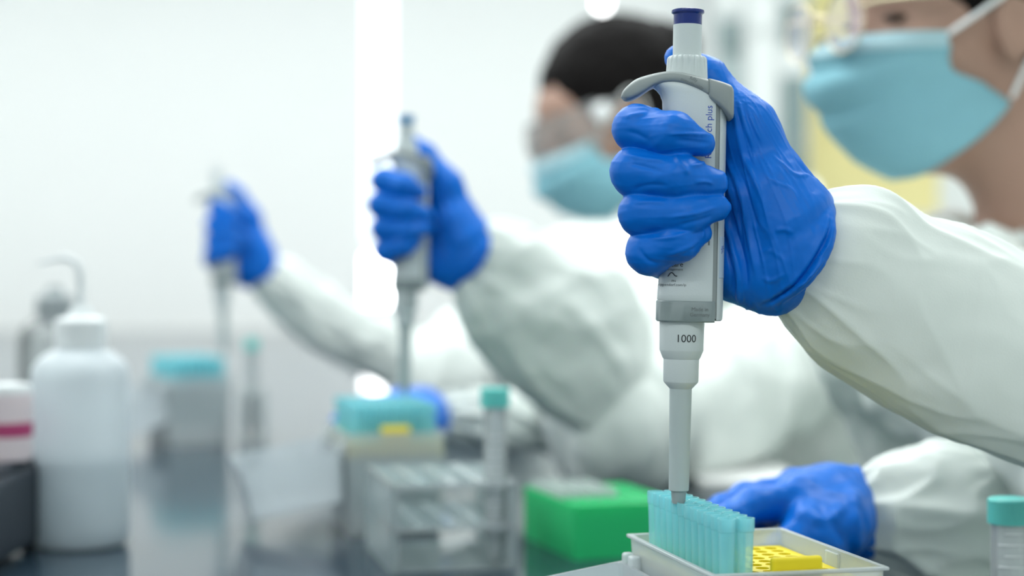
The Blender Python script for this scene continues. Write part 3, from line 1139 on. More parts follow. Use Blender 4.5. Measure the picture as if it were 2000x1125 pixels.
def make_person(name_label, H, yaw, pitch, hips, chest, shR, shL, arms, hair, h=0.004, feet_y=None, tint=None):
    """H head centre (between the ears), chest/hips/shoulders/arms in world space"""
    base = Vector((hips[0], hips[1], 0))
    t = thing('person', name_label, 'person', base)
    R = frame(yaw, pitch)
    H = Vector(H)
    A = np.array(R)
    w = lambda f, l, u: np.array(H) + A @ np.array((f, l, u))
    neck0 = w(-.02, 0, -.06)
    neck1 = np.array(chest) + np.array((0, 0, .16))
    pts = [H, Vector(chest), Vector(hips), Vector(shR), Vector(shL)] + [Vector(p) for a in arms for p in a]
    lo = np.array([min(p[i] for p in pts) for i in range(3)]) - .28
    hi = np.array([max(p[i] for p in pts) for i in range(3)]) + .26
    lo[2] = -0.02
    lo[0] -= 0.30
    S = Field(lo, hi, h)
    head_prims(S, H, R)
    S.cap(neck0, neck1, .052, .056, .03)
    hipv = np.array(hips)
    shR, shL = np.array(shR), np.array(shL)
    across = (shR - shL) / np.linalg.norm(shR - shL)
    S.cap(neck1 - np.array((0, 0, .03)), chest, .06, .105, .05)
    for s in (-1, 1):
        S.cap(np.array(chest) + across * .06 * s, hipv + across * .06 * s, .105, .115, .05)
    S.cap(neck1 - np.array((0, 0, .02)), shR, .05, .055, .05)
    S.cap(neck1 - np.array((0, 0, .02)), shL, .05, .055, .05)
    hip_r = [hipv + np.array((0, .085, -.03)), hipv + np.array((0, -.085, -.03))]
    knees, ankles = [], []
    for hp in hip_r:
        kn = hp + np.array((-.40, 0, .0))
        an = np.array((kn[0] - .02, kn[1], .10))
        knees.append(kn)
        ankles.append(an)
        S.cap(hp, kn, .078, .056, .05)
        S.cap(kn, an, .054, .037, .03)
        S.cap(an + np.array((0, 0, -.06)), an + np.array((-.13, 0, -.065)), .032, .028, .02)
    for sh, (el, wr) in ((shR, arms[0]), (shL, arms[1])):
        S.cap(sh, el, .042, .024, .03)
        S.cap(el, wr, .022, .009, .015)
    me = S.mesh('body')
    o = me_obj('body', me, 'skin', t)
    o.location = -base
    # eyes
    for s in (-1, 1):
        e = lathe('eye', [(.0005, -.010), (.006, -.009), (.0105, -.004), (.0115, 0), (.0105, .004), (.006, .009), (.0005, .010)], 'eye', o, seg=16)
        e.location = Vector(w(.077, s * .032, 0.0))
        e.scale = (1, 1, 0.42)
    # trousers and shoes
    T = Field(np.array(lo), np.array((hi[0], hi[1], hips[2] + .2)), 0.008)
    for hp, kn, an in zip(hip_r, knees, ankles):
        T.cap(hp, kn, .092, .072, .06)
        T.cap(kn, an, .070, .058, .04)
    o = me_obj('trousers', T.mesh('trousers'), 'trouser', t)
    o.location = -base
    for an in ankles:
        Q = Field(an - .26, an + .16, 0.008)
        Q.cap(an + np.array((.03, 0, -.055)), an + np.array((-.15, 0, -.06)), .046, .042, .02)
        o = me_obj('shoe', Q.mesh('shoe'), 'shoe', t)
        o.location = -base
    # hair
    o = me_obj('hair', hair_mesh(H, R, 0.004, hair), 'hair', t)
    o.location = -base
    mask_mesh('face_mask', H, R, t)
    # coat
    Cc = Field(lo, hi, 0.006)
    nk = neck1
    Cc.cap(nk - np.array((0, 0, .05)), chest, .10, .135, .06)
    for s in (-1, 1):
        Cc.cap(np.array(chest) + across * .07 * s, hipv + across * .07 * s + np.array((0, 0, -.02)), .128, .150, .05)
    Cc.cap(nk - np.array((0, 0, .03)), shR, .060, .082, .05)
    Cc.cap(nk - np.array((0, 0, .03)), shL, .060, .082, .05)
    for sh, (el, wr) in ((shR, arms[0]), (shL, arms[1])):
        Cc.cap(sh, el, .080, .072, .04)
    nd = (np.array(H) - nk)
    nd = nd / np.linalg.norm(nd)
    Cc.cap(nk - nd * .005, nk + nd * .25, .066, .10, .01, op='sub')
    fdir = np.array((-across[1], across[0], 0))
    if fdir @ A[:, 0] < 0:
        fdir = -fdir
    Cc.cap(nk + fdir * .10 + np.array((0, 0, -.02)), nk + fdir * .16 + np.array((0, 0, -.12)), .05, .01, .01, op='sub')
    me = Cc.mesh('lab_coat')
    crumple(me, 0.016, 7.0, stretch=(1.6, 1.6, 0.35), seed=H[1])
    crumple(me, 0.005, 22.0, stretch=(1, 1, 0.6), seed=H[1] + 4)
    coat = me_obj('lab_coat', me, 'coat', t)
    coat.location = -base
    # collar: a turned band round the neck
    side = np.cross(nd, fdir)
    side /= np.linalg.norm(side)
    fw = np.cross(side, nd)
    pts, n = [], 25
    for i in range(n):
        a = math.radians(35 + 290 * i / (n - 1))
        pts.append(Vector(nk + fw * math.cos(a) * .082 + side * math.sin(a) * .080 + nd * (.012 - .03 * max(0, math.cos(a)))))
    sweep('collar', pts, [.006] + [.014] * 6 + [.006], 'coat', coat, seg=12, n=60, flat=0.45)
    return t, coat, R, nk, nd, fw, side


# hips sit on stools to the right of the bench
STOOL = []


def make_stool(x, y, label):
    s = thing('lab_stool', label, 'stool', (x, y, 0))
    s.scale = (1, 1, 0.9)
    lathe('seat', [(0.02, .425), (.16, .425), (.175, .44), (.175, .46), (.16, .475), (.02, .478)], 'stool_seat', s, seg=32, cap0=True, cap1=True)
    lathe('column', [(.025, .05), (.025, .425)], 'steel', s, seg=16, cap0=True, cap1=True)
    for k in range(5):
        a = 2 * math.pi * k / 5
        sweep('leg', [(0.02 * math.cos(a), .02 * math.sin(a), .07), (.25 * math.cos(a), .25 * math.sin(a), .03)], [.018, .012], 'steel', s, seg=8)


# joints of the arms
W1 = P(1552, 470, D1 + .012)
E1 = P(2230, 850, 0.99)
W1L = P(1690, 1000, 1.06)
E1L = P(2140, 1010, 1.12)
p1, coat1, R1, nk1, nd1, fw1, sd1 = make_person(
    'person in white coat with blue mask and gold glasses at the right edge',
    (0.376, 1.45, CAMZ + 0.207), math.radians(20), math.radians(1),
    (0.60, 1.46, 0.58), (0.49, 1.45, CAMZ - 0.14), (0.335, 1.44, CAMZ - 0.045), (0.61, 1.33, CAMZ - 0.055),
    ((E1, W1), (E1L, W1L)), 'long')
g = glove_obj(p1, GRIP, PIP1, (0, 0, 0))

W2 = P(915, 500, 1.50)
E2 = P(1205, 830, 1.66)
W2L = P(855, 812, 1.66)
E2L = P(1290, 815, 1.80)
p2, coat2, R2, nk2, nd2, fw2, sd2 = make_person(
    'person with dark hair, blue mask and clear goggles behind the near pipette',
    (0.131, 2.35, CAMZ + 0.210), math.radians(15), math.radians(24),
    (0.58, 2.36, 0.58), (0.37, 2.32, CAMZ - 0.12), (0.12, 2.12, CAMZ - 0.03), (0.50, 2.16, CAMZ - 0.05),
    ((E2, W2), (E2L, W2L)), 'bun')
grip_at(p2, PIP2, 9.3, 4.0)

W3 = P(526, 535, 2.255)
E3 = P(850, 745, 2.36)
W3L = P(825, 805, 2.42)
E3L = P(1100, 815, 2.5)
p3, coat3, R3, nk3, nd3, fw3, sd3 = make_person(
    'farthest person in a white coat, only an arm and gloved hand showing at left',
    (0.170, 3.10, CAMZ + 0.262), math.radians(15), math.radians(15),
    (0.58, 3.12, 0.58), (0.38, 3.08, CAMZ - 0.09), (0.12, 2.80, CAMZ - 0.02), (0.48, 2.86, CAMZ - 0.04),
    ((E3, W3), (E3L, W3L)), 'bun')
grip_at(p3, PIP3, 32, 12.0)
make_stool(0.60, 1.46, 'black round stool under the person with gold glasses')
make_stool(0.58, 2.36, 'black round stool under the person with clear goggles')
make_stool(0.58, 3.12, 'black round stool under the farthest person')


# ------------------------------------------------------------------ sleeves
def sleeve(person, parent, top, bot, depths, thick, lines=(), n=110, seg=96, fold=0.0022, seed=0.0, ridge=0.0055):
    """top/bot: outlines (pixels); depths: metres at each station; thick: depth radius / half height"""
    T = catmull([(x, y, 0) for x, y in top], n)
    B = catmull([(x, y, 0) for x, y in bot], n)
    m = len(depths)
    Dd = np.interp(np.linspace(0, 1, n), np.linspace(0, 1, m), depths)
    Th = np.interp(np.linspace(0, 1, n), np.linspace(0, 1, len(thick)), thick)
    rings = []
    run, pc = 0.0, None
    for i in range(n):
        a, b = P(T[i].x, T[i].y, Dd[i]), P(B[i].x, B[i].y, Dd[i])
        c = (a + b) / 2
        hv = (a - b) / 2
        r = hv.length * Th[i]
        ring = []
        if i:
            run += (c - pc).length
        pc = c
        amp = ridge * min(1.0, 0.25 + i / (n * 0.25))
        for k in range(seg):
            th = 2 * math.pi * k / seg
            cs, sn = math.cos(th), math.sin(th)
            q1 = noise.noise(Vector((run * 9 + seed, cs * 1.5 + run * 6, sn * 1.5)))
            q2 = noise.noise(Vector((run * 16 - seed, cs * 2.6 - run * 9, sn * 2.6 + 7)))
            w = ((1 - min(1, abs(q1) * 2.6)) ** 1.5 - 0.35) * 1.0 + ((1 - min(1, abs(q2) * 2.6)) ** 1.5 - 0.35) * 0.45
            dv = hv * cs - Vector((0, 1, 0)) * (r * sn)
            ring.append(c + dv + dv.normalized() * (w * amp))
        rings.append(ring)
    vs = [v - person.location for r in rings for v in r]
    fs = []
    for i in range(n - 1):
        for k in range(seg):
            k2 = (k + 1) % seg
            fs.append((i * seg + k, (i + 1) * seg + k, (i + 1) * seg + k2, i * seg + k2))
    fs.append(tuple(range(seg)))
    fs.append(tuple(reversed(range((n - 1) * seg, n * seg))))
    o = mesh_obj('sleeve', vs, fs, 'coat', parent)
    o.parent = parent
    o.location = person.location - person.location - parent.location
    if lines:
        me = o.data
        off = person.location
        folds(me, [([P(x, y, dd) for x, y in pts], w * dd / F, amp * 0.001) for pts, w, amp, dd in lines], off=off, facing=-0.2)
    if fold:
        crumple(o.data, fold, 9.0, stretch=(1.0, 1, 1.8), seed=seed)
        crumple(o.data, fold * 0.12, 60.0, stretch=(0.8, 1, 1.3), seed=seed + 7)
    return o


sleeve(p1, coat1,
       [(1560, 405), (1590, 388), (1622, 373), (1690, 366), (1745, 376), (1800, 414), (1850, 432), (1900, 446), (2000, 492), (2120, 565), (2290, 680)],
       [(1478, 560), (1490, 585), (1508, 604), (1556, 660), (1600, 704), (1700, 770), (1776, 820), (1850, 860), (2000, 914), (2120, 975), (2290, 1050)],
       [0.846, 0.848, 0.850, 0.856, 0.862, 0.870, 0.878, 0.886, 0.900, 0.94, 0.99], [0.72, 0.74, 0.72, 0.66, 0.62, 0.62, 0.62],
       lines=[
           ([(1560, 600), (1640, 660), (1720, 720), (1800, 785), (1880, 850), (1990, 915)], 16, 9, .86),
           ([(1540, 620), (1620, 690), (1720, 755), (1840, 830), (1960, 890)], 13, -8, .86),
           ([(1620, 462), (1700, 455), (1780, 452), (1850, 462), (1930, 480)], 14, 4.5, .85),
           ([(1630, 420), (1680, 425), (1720, 415)], 12, -4, .85),
           ([(1640, 492), (1720, 540), (1790, 610), (1850, 690), (1880, 760)], 14, 4, .86),
           ([(1620, 500), (1680, 560), (1760, 640), (1840, 760), (1900, 830)], 14, -4, .86),
           ([(1600, 545), (1680, 610), (1740, 670)], 9, 3.5, .85),
           ([(1580, 590), (1650, 640), (1710, 690)], 7, -3, .85),
           ([(1700, 480), (1800, 500), (1900, 560), (1960, 620)], 18, -4, .87),
           ([(1900, 650), (1950, 605), (2010, 560)], 10, -5, .89),
           ([(1900, 610), (1960, 570), (2010, 535)], 14, 5, .89),
           ([(1850, 700), (1920, 700), (1990, 730)], 24, 4, .89),
           ([(1530, 610), (1560, 640), (1590, 690)], 6, 3, .85),
           ([(1620, 400), (1660, 388), (1720, 390)], 8, 3, .85),
       ], n=200, seg=180, fold=0.0012, seed=2, ridge=0.0016)

# left sleeve of the near person, resting on the bench
sleeve(p1, coat1,
       [(1650, 940), (1676, 922), (1720, 890), (1780, 868), (1850, 866), (1930, 884), (2010, 920), (2140, 960)],
       [(1650, 1070), (1690, 1088), (1740, 1120), (1800, 1150), (1880, 1165), (1950, 1165), (2040, 1150), (2160, 1130)],
       [1.055, 1.06, 1.07, 1.08, 1.09, 1.10, 1.11, 1.13], [0.8, 0.75, 0.7],
       lines=[
           ([(1690, 960), (1760, 985), (1840, 1040), (1900, 1110)], 16, 7, 1.06),
           ([(1690, 990), (1750, 1030), (1800, 1090), (1820, 1125)], 14, -8, 1.06),
           ([(1700, 1040), (1740, 1070), (1770, 1120)], 12, 6, 1.06),
           ([(1700, 930), (1780, 935), (1880, 980), (1950, 1050)], 18, -6, 1.06),
           ([(1760, 895), (1860, 915), (1960, 985)], 16, 6, 1.06)], n=120, seg=120, fold=0.0022, seed=5)

# right sleeve of the middle person
sleeve(p2, coat2,
       [(918, 462), (950, 440), (1000, 440), (1060, 460), (1140, 492), (1210, 535), (1262, 610), (1275, 700)],
       [(868, 545), (880, 572), (905, 655), (962, 722), (1045, 795), (1135, 855), (1215, 895), (1245, 880)],
       [1.495, 1.50, 1.52, 1.55, 1.58, 1.61, 1.64, 1.66], [0.72, 0.68, 0.6, 0.6],
       lines=[
           ([(960, 560), (985, 640), (1040, 700), (1120, 720)], 26, 9, 1.5),
           ([(930, 540), (950, 640), (1000, 720), (1080, 770)], 22, -8, 1.5),
           ([(1060, 560), (1120, 640), (1200, 680), (1240, 780)], 26, 10, 1.55),
           ([(1050, 690), (1130, 735), (1210, 745)], 18, -9, 1.55),
           ([(1210, 650), (1225, 760), (1215, 860)], 16, 8, 1.6)], n=110, seg=100, fold=0.004, seed=8)
# left sleeve of the middle person on the bench
sleeve(p2, coat2,
       [(845, 785), (875, 768), (950, 756), (1040, 770), (1120, 770), (1200, 770), (1290, 770)],
       [(845, 838), (880, 856), (960, 866), (1050, 880), (1140, 895), (1220, 890), (1300, 880)],
       [1.66, 1.67, 1.69, 1.72, 1.75, 1.78, 1.81], [0.8, 0.75, 0.7],
       lines=[([(890, 790), (960, 800), (1060, 840), (1120, 870)], 18, 8, 1.68), ([(900, 830), (980, 850), (1080, 870)], 16, -8, 1.7)],
       n=90, seg=72, fold=0.004, seed=11)
# right sleeve of the farthest person
sleeve(p3, coat3,
       [(530, 500), (560, 506), (620, 545), (700, 596), (780, 630), (860, 660), (930, 690)],
       [(496, 560), (516, 590), (575, 652), (660, 706), (745, 748), (820, 785), (905, 815)],
       [2.255, 2.26, 2.28, 2.30, 2.32, 2.34, 2.37], [0.72, 0.68, 0.65],
       lines=[([(560, 570), (640, 630), (740, 680), (820, 720)], 20, 9, 2.27), ([(570, 620), (650, 670), (740, 715)], 16, -8, 2.27)],
       n=80, seg=72, fold=0.005, seed=14)
sleeve(p3, coat3,
       [(812, 785), (835, 776), (880, 770), (950, 770), (1030, 775), (1100, 780)],
       [(810, 828), (835, 840), (880, 845), (950, 848), (1030, 850), (1100, 855)],
       [2.42, 2.43, 2.45, 2.47, 2.49, 2.51], [0.8, 0.75, 0.7], n=60, seg=48, fold=0.005, seed=17)


# ------------------------------------------------------------------ left gloved hands steadying the racks
def rest_glove_mesh(ref, joints):
    """joints: wrist, four fingers (knuckle, middle, tip) and thumb; world points"""
    wr, fingers, thumb = joints
    allp = [wr[0]] + [p for f in fingers for p, r in f] + [p for p, r in thumb]
    lo = Vector([min(p[i] for p in allp) for i in range(3)]) - Vector((.05, .05, .05)) - ref
    hi = Vector([max(p[i] for p in allp) for i in range(3)]) + Vector((.06, .05, .05)) - ref
    S = Field(lo, hi, 0.0015)
    for f in fingers:
        S.cap(wr[0] - ref, f[0][0] - ref, wr[1], f[0][1] + .002, k=0.012)
    S.cap(thumb[0][0] - ref, wr[0] - ref, thumb[0][1] + .004, wr[1] * .8, k=.014)
    S.cap(wr[0] - ref, thumb[1][0] - ref, .022, .020, k=.012)
    S.chain([(p - ref, r) for p, r in thumb], k=.005)
    for f in fingers:
        G = Field(lo, hi, 0.0015)
        G.chain([(p - ref, r) for p, r in f], k=.005)
        k = .002
        hh = np.maximum(k - np.abs(G.d - S.d), 0) / k
        S.d = np.minimum(G.d, S.d) - hh * hh * k * 0.25
    me = S.mesh('glove')
    relax(me, 2)
    return me


ref1 = P(1600, 1000, 1.05)


def left_hand(ref, s=1.0):
    q = lambda x, y, d: P(1600 + (x - 1600), y, 1.05 + d / 1000.0) - ref1 + ref
    wr = (q(1618, 1000, 6), .025)
    fingers = []
    for i, (kx, ky, kd) in enumerate(((1560, 975, -22), (1556, 962, 0), (1562, 966, 20), (1578, 980, 38))):
        L = (1.0, 1.08, 1.0, 0.82)[i]
        fingers.append([(q(kx, ky, kd), .0125), (q(kx - 92 * L, ky + 14, kd - 12), .0105), (q(kx - 140 * L, ky + 40, kd - 26), .0092), (q(kx - 165 * L, ky + 70, kd - 36), .0078)])
    thumb = [(q(1640, 1018, -22), .015), (q(1590, 1045, -42), .012), (q(1545, 1062, -52), .010), (q(1510, 1070, -56), .008)]
    return wr, fingers, thumb


me = rest_glove_mesh(ref1, left_hand(ref1))
# loose cuff folds
folds(me, [([P(x, y, 1.05) - ref1 for x, y in pts], w / 3170., a * .001) for pts, w, a in (
    ([(1655, 925), (1640, 1000), (1650, 1070)], 14, 3.5), ([(1560, 960), (1600, 1000), (1640, 1060)], 12, -3), ([(1520, 975), (1580, 985), (1640, 965)], 12, 2.5))], facing=-.3)
crumple(me, .0015, 40, seed=5)
LEFT = me
o = glove_obj(p1, LEFT, ref1, (0, 0, 0))
lathe_cuff = []


def cuff_ring(person, a, b, D, r, seed):
    """loose open cuff of a glove round a sleeve end"""
    top, bot = P(*a, D), P(*b, D)
    c = (top + bot) / 2
    ev = (top - bot) / 2
    rings = []
    ax = Vector((ev.z, 0, -ev.x)).normalized()
    if ax.x < 0:
        ax = -ax
    for j in range(12):
        t = j / 11
        ring = []
        for i in range(48):
            th = 2 * math.pi * i / 48
            sc = 0.86 + 0.16 * math.sin(t * math.pi * 0.5) + 0.03 * noise.noise(Vector((math.cos(th) * 2, math.sin(th) * 2, t * 2 + seed)))
            ring.append(c + (ev * math.cos(th) + Vector((0, ev.length * r, 0)) * math.sin(th)) * sc + ax * (t - 0.9) * ev.length * 0.9 - person.location)
        rings.append(ring)
    o = loft('glove_cuff', rings, 'glove', person, caps=False)
    md = o.modifiers.new('thickness', 'SOLIDIFY')
    md.thickness = 0.0008
    return o


cuff_ring(p1, (1670, 914), (1692, 1090), 1.06, 0.85, 1.0)
ref2 = P(806, 815, 1.645)
o = glove_obj(p2, LEFT, ref2, (0, math.radians(4), math.radians(10)))
cuff_ring(p2, (862, 772), (866, 852), 1.665, 0.85, 3.0)
ref3 = P(775, 808, 2.41)
o = glove_obj(p3, LEFT, ref3, (0, 0, math.radians(12)))


# ------------------------------------------------------------------ glasses, goggles, lace collar
def face_pt(H, R, person):
    return lambda f, l, u: Vector(H) + R @ Vector((f, l, u)) - person.location


q = face_pt((0.376, 1.45, CAMZ + 0.207), R1, p1)
gl = link(bpy.data.objects.new('glasses', None))
gl.parent = p1
for s in (-1, 1):
    cen = (.131, s * .036, -.006)
    pts = []
    for i in range(41):
        a = 2 * math.pi * i / 40
        pts.append(q(cen[0] - .004 * abs(math.cos(a)) * (1 if math.cos(a) * s > 0 else 0), cen[1] + .0255 * math.cos(a), cen[2] + .0245 * math.sin(a)))
    rim = sweep('rim', pts, .0009, 'gold', gl, seg=8)
    ring = pts[:-1]
    c0 = sum(ring, Vector()) / len(ring) + R1 @ Vector((.0015, 0, 0))
    mesh_obj('lens', ring + [c0], [(i, (i + 1) % 40, 40) for i in range(40)], 'lens', rim)
    sweep('temple', [q(.127, s * .061, .004), q(.112, s * .070, .008), q(.04, s * .078, .016), (q(-.01, s * .083, .026)), q(-.03, s * .082, .008)], .0014, 'gold', gl, seg=8, n=24)
    sweep('nose_pad', [q(.124, s * .010, -.012), q(.122, s * .009, -.020)], .0028, 'lens', gl, seg=8)
sweep('bridge', [q(.131, -.011, 0), q(.134, 0, .005), q(.131, .011, 0)], .0011, 'gold', gl, seg=8, n=12)

# lace collar of the near person
pts = []
vs, fs = [], []
n = 160
for i in range(n):
    a = 2 * math.pi * i / n
    rr = .070 + .004 * math.sin(a * 22)
    for j in range(8):
        tq = j / 7
        z = -.03 + .055 * tq
        wv = .006 * math.sin(a * 26 + 1.3 * j) * tq
        p = Vector(nk1) + Vector(fw1) * math.cos(a) * (rr + wv + .012 * tq * tq) + Vector(sd1) * math.sin(a) * (rr + wv + .012 * tq * tq) + Vector(nd1) * (z + .004 * math.sin(a * 13) * tq)
        vs.append(p - p1.location)
for i in range(n):
    for j in range(7):
        i2 = (i + 1) % n
        fs.append((i * 8 + j, i2 * 8 + j, i2 * 8 + j + 1, i * 8 + j + 1))
mesh_obj('lace_collar', vs, fs, 'lace', p1)


def goggles(person, H, R):
    q = face_pt(H, R, person)
    g = link(bpy.data.objects.new('goggles', None))
    g.parent = person
    vs, fs = [], []
    for j in range(9):
        v = j / 8
        for i in range(33):
            s = -1 + 2 * i / 32
            a = s * math.radians(80)
            vs.append(q(.030 + .092 * math.cos(a) - .012 * (v - .5) ** 2 * 4, .080 * math.sin(a), .030 - .060 * v - .006 * math.cos(a * 2) * v))
    for j in range(8):
        for i in range(32):
            fs.append((j * 33 + i, (j + 1) * 33 + i, (j + 1) * 33 + i + 1, j * 33 + i + 1))
    sh = mesh_obj('shield', vs, fs, 'goggle', g)
    for row in (0, 8):
        sweep('rim', [vs[row * 33 + i] for i in range(33)], .0022, 'goggle', sh, seg=8)
    for s in (-1, 1):
        sweep('temple', [q(.046, s * .080, .012), q(.01, s * .084, .018), q(-.03, s * .086, .014)], .0045, 'goggle', g, seg=8, n=12)
        sweep('hinge', [q(.035, s * .080, .012), q(.030, s * .090, .012)], .014, 'elastic', g, seg=16)


goggles(p2, (0.131, 2.35, CAMZ + 0.210), R2)
goggles(p3, (0.170, 3.10, CAMZ + 0.262), R3)


# ------------------------------------------------------------------ tip boxes and tips
# box frame: origin at the rim's back-left corner on the bench, i along the short side, j along the long side
BW, BL, RIM, TRAY = 0.0845, 0.1215, 0.086, 0.078
TIPTOP = 0.1097


def make_box(label, origin, ang, lid_tilt, tab=True, tray='yellow', skirt=0.004):
    t = thing('tip_box', label, 'box', (origin[0], origin[1], BENCH), (0, 0, ang))
    # local x = short side (to the right), local -y = long side (toward the camera)
    w = 0.0016
    bm = bmesh.new()
    dr = 0.004   # walls lean in toward the foot
    outer_b = [(dr, -dr), (BW - dr, -dr), (BW - dr, -BL + dr), (dr, -BL + dr)]
    outer_t = [(0, 0), (BW, 0), (BW, -BL), (0, -BL)]
    inner_t = [(w, -w), (BW - w, -w), (BW - w, -BL + w), (w, -BL + w)]
    inner_b = [(dr + w, -dr - w), (BW - dr - w, -dr - w), (BW - dr - w, -BL + dr + w), (dr + w, -BL + dr + w)]

    def shell(bm, ob, ot, it, ib, z0, z1, fl):
        V = [[bm.verts.new((x, y, z)) for x, y in ring] for ring, z in ((ob, z0), (ot, z1), (it, z1), (ib, z0 + fl))]
        for a, b in ((0, 1), (1, 2), (2, 3)):
            for i in range(4):
                j = (i + 1) % 4
                bm.faces.new((V[a][i], V[a][j], V[b][j], V[b][i]))
        bm.faces.new(V[0][::-1])
        bm.faces.new(V[3])
        ed = [e for e in bm.edges if abs(e.verts[0].co.z - e.verts[1].co.z) > 0.01]
        bmesh.ops.bevel(bm, geom=ed, offset=0.004, segments=4, profile=0.5, affect='EDGES')
    shell(bm, outer_b, outer_t, inner_t, inner_b, 0.0, RIM, 0.0016)
    body = bm_obj('base', bm, 'box', t, smooth=False)
    # raised rim bead
    e = 0.0010
    bm = bmesh.new()
    zz = RIM
    for (a, b, c, d) in ((-e, BW + e, -w, e), (-e, BW + e, -BL - e, -BL + w), (-e, w, -BL, 0), (BW - w, BW + e, -BL, 0)):
        qq = box_bm(a, b, c, d, zz - 0.0012, zz + 0.0006, 0.0004, 1)
        me_ = bpy.data.meshes.new('t')
        qq.to_mesh(me_)
        qq.free()
        bm.from_mesh(me_)
        bpy.data.meshes.remove(me_)
    bm_obj('rim', bm, 'box', body)
    # hinge knuckles on the left
    for yy in (-0.006, -0.016, -BL + 0.022, -BL + 0.012):
        kn = box('hinge', -0.0050, 0.0006, yy - 0.0035, yy + 0.0035, RIM - 0.016, RIM - 0.008, 'box', t, bev=0.0016, seg=3)
    box('hinge_ledge', -0.0035, 0.0, -BL + 0.004, -0.003, RIM - 0.021, RIM - 0.0185, 'box', t, bev=0.0006)
    # latch plate on the right wall
    box('latch', BW - 0.0032, BW - 0.0014, -BL * 0.62, -BL * 0.50, RIM - 0.014, RIM - 0.001, 'box', t, bev=0.0005)
    # tray with real holes
    px, py = 0.009, 0.009
    gx0, gy0 = BW / 2 - 3.5 * px, -BL / 2 - 5.5 * py
    bm = bmesh.new()
    r = 0.0034
    ns = 16

    def sq(a):
        ca, sa = math.cos(a), math.sin(a)
        m = max(abs(ca), abs(sa))
        return ca / m * px / 2, sa / m * py / 2
    for i in range(8):
        for j in range(12):
            cx, cy = gx0 + i * px, gy0 + j * py
            o_, a_, b_ = [], [], []
            for kk in range(ns):
                an = 2 * math.pi * (kk + 0.5) / ns - math.pi / 4 - math.pi / ns
                sx, sy = sq(an)
                o_.append(bm.verts.new((cx + sx, cy + sy, TRAY)))
                a_.append(bm.verts.new((cx + r * math.cos(an), cy + r * math.sin(an), TRAY)))
                b_.append(bm.verts.new((cx + r * .9 * math.cos(an), cy + r * .9 * math.sin(an), TRAY - 0.006)))
            for kk in range(ns):
                k2 = (kk + 1) % ns
                bm.faces.new((o_[kk], o_[k2], a_[k2], a_[kk]))
                bm.faces.new((a_[kk], a_[k2], b_[k2], b_[kk]))
    bmesh.ops.remove_doubles(bm, verts=bm.verts[:], dist=1e-6)
    # margin and skirt
    mx0, mx1, my0, my1 = gx0 - px / 2, gx0 + 7.5 * px, gy0 - py / 2, gy0 + 11.5 * py
    ex0, ex1, ey0, ey1 = 0.0026, BW - 0.0026, -BL + 0.0026, -0.0026

    def quad(pts):
        bm.faces.new([bm.verts.new(p) for p in pts])
    quad([(ex0, ey0, TRAY), (ex1, ey0, TRAY), (mx1, my0, TRAY), (mx0, my0, TRAY)])
    quad([(ex1, ey0, TRAY), (ex1, ey1, TRAY), (mx1, my1, TRAY), (mx1, my0, TRAY)])
    quad([(ex1, ey1, TRAY), (ex0, ey1, TRAY), (mx0, my1, TRAY), (mx1, my1, TRAY)])
    quad([(ex0, ey1, TRAY), (ex0, ey0, TRAY), (mx0, my0, TRAY), (mx0, my1, TRAY)])
    zb = TRAY - skirt
    for (a, b) in (((ex0, ey0), (ex1, ey0)), ((ex1, ey0), (ex1, ey1)), ((ex1, ey1), (ex0, ey1)), ((ex0, ey1), (ex0, ey0))):
        quad([(a[0], a[1], zb), (b[0], b[1], zb), (b[0], b[1], TRAY), (a[0], a[1], TRAY)])
    bm_obj('tray', bm, tray, t)
    if tab:
        x0 = BW / 2 - 0.0125
        box('tab', x0, x0 + 0.025, -BL + 0.0035, -BL + 0.0075, TRAY - 0.004, 0.0922, 'yellow', t, bev=0.0016, seg=3)
    # open lid, hinged along the left side
    lid = link(bpy.data.objects.new('lid', None))
    lid.parent = t
    lid.location = (-0.004, 0, RIM - 0.013)
    lid.rotation_euler = (0, -lid_tilt, 0)
    H = 0.042
    bm = bmesh.new()
    ob = [(-dr, -dr), (-BW + dr, -dr), (-BW + dr, -BL + dr), (-dr, -BL + dr)]
    ot = [(0, 0), (-BW, 0), (-BW, -BL), (0, -BL)]
    it = [(-w, -w), (-BW + w, -w), (-BW + w, -BL + w), (-w, -BL + w)]
    ib = [(-dr - w, -dr - w), (-BW + dr + w, -dr - w), (-BW + dr + w, -BL + dr + w), (-dr - w, -BL + dr + w)]
    shell(bm, ob, ot, it, ib, -H, 0, 0.0016)
    # stiffening ribs inside
    lo_ = bm_obj('lid_shell', bm, 'lid', lid)
    for f in (0.25, 0.75):
        box('rib', -BW * f - 0.0006, -BW * f + 0.0006, -0.004, -0.0024, -H + 0.002, -0.004, 'box', lid)
    return t, (gx0, gy0, px, py)


tip_mesh = None


def make_tip(label):
    prof = [(0.0007, -0.090), (0.0012, -0.075), (0.0028, -0.042), (0.0032, -0.031), (0.00375, -0.0068), (0.00385, -0.0062), (0.0042, -0.0058), (0.0043, -0.0010), (0.0043, 0.0), (0.0036, 0.0), (0.0034, -0.006)]
    o = lathe('pipette_tip', prof, 'tip', None, seg=20)
    return o


def fill_tips(t, grid, cells, group, labeler, first=None):
    global tip_mesh
    gx0, gy0, px, py = grid
    Mw = Matrix.Translation(t.location) @ Matrix.Rotation(t.rotation_euler[2], 4, 'Z')
    for (i, j) in cells:
        if tip_mesh is None:
            o = make_tip('')
            tip_mesh = o.data
        else:
            o = bpy.data.objects.new('pipette_tip', tip_mesh)
            link(o)
        o.location = Mw @ Vector((gx0 + i * px, gy0 + j * py, TIPTOP))
        tag(o, labeler(i, j), 'pipette tip', group)


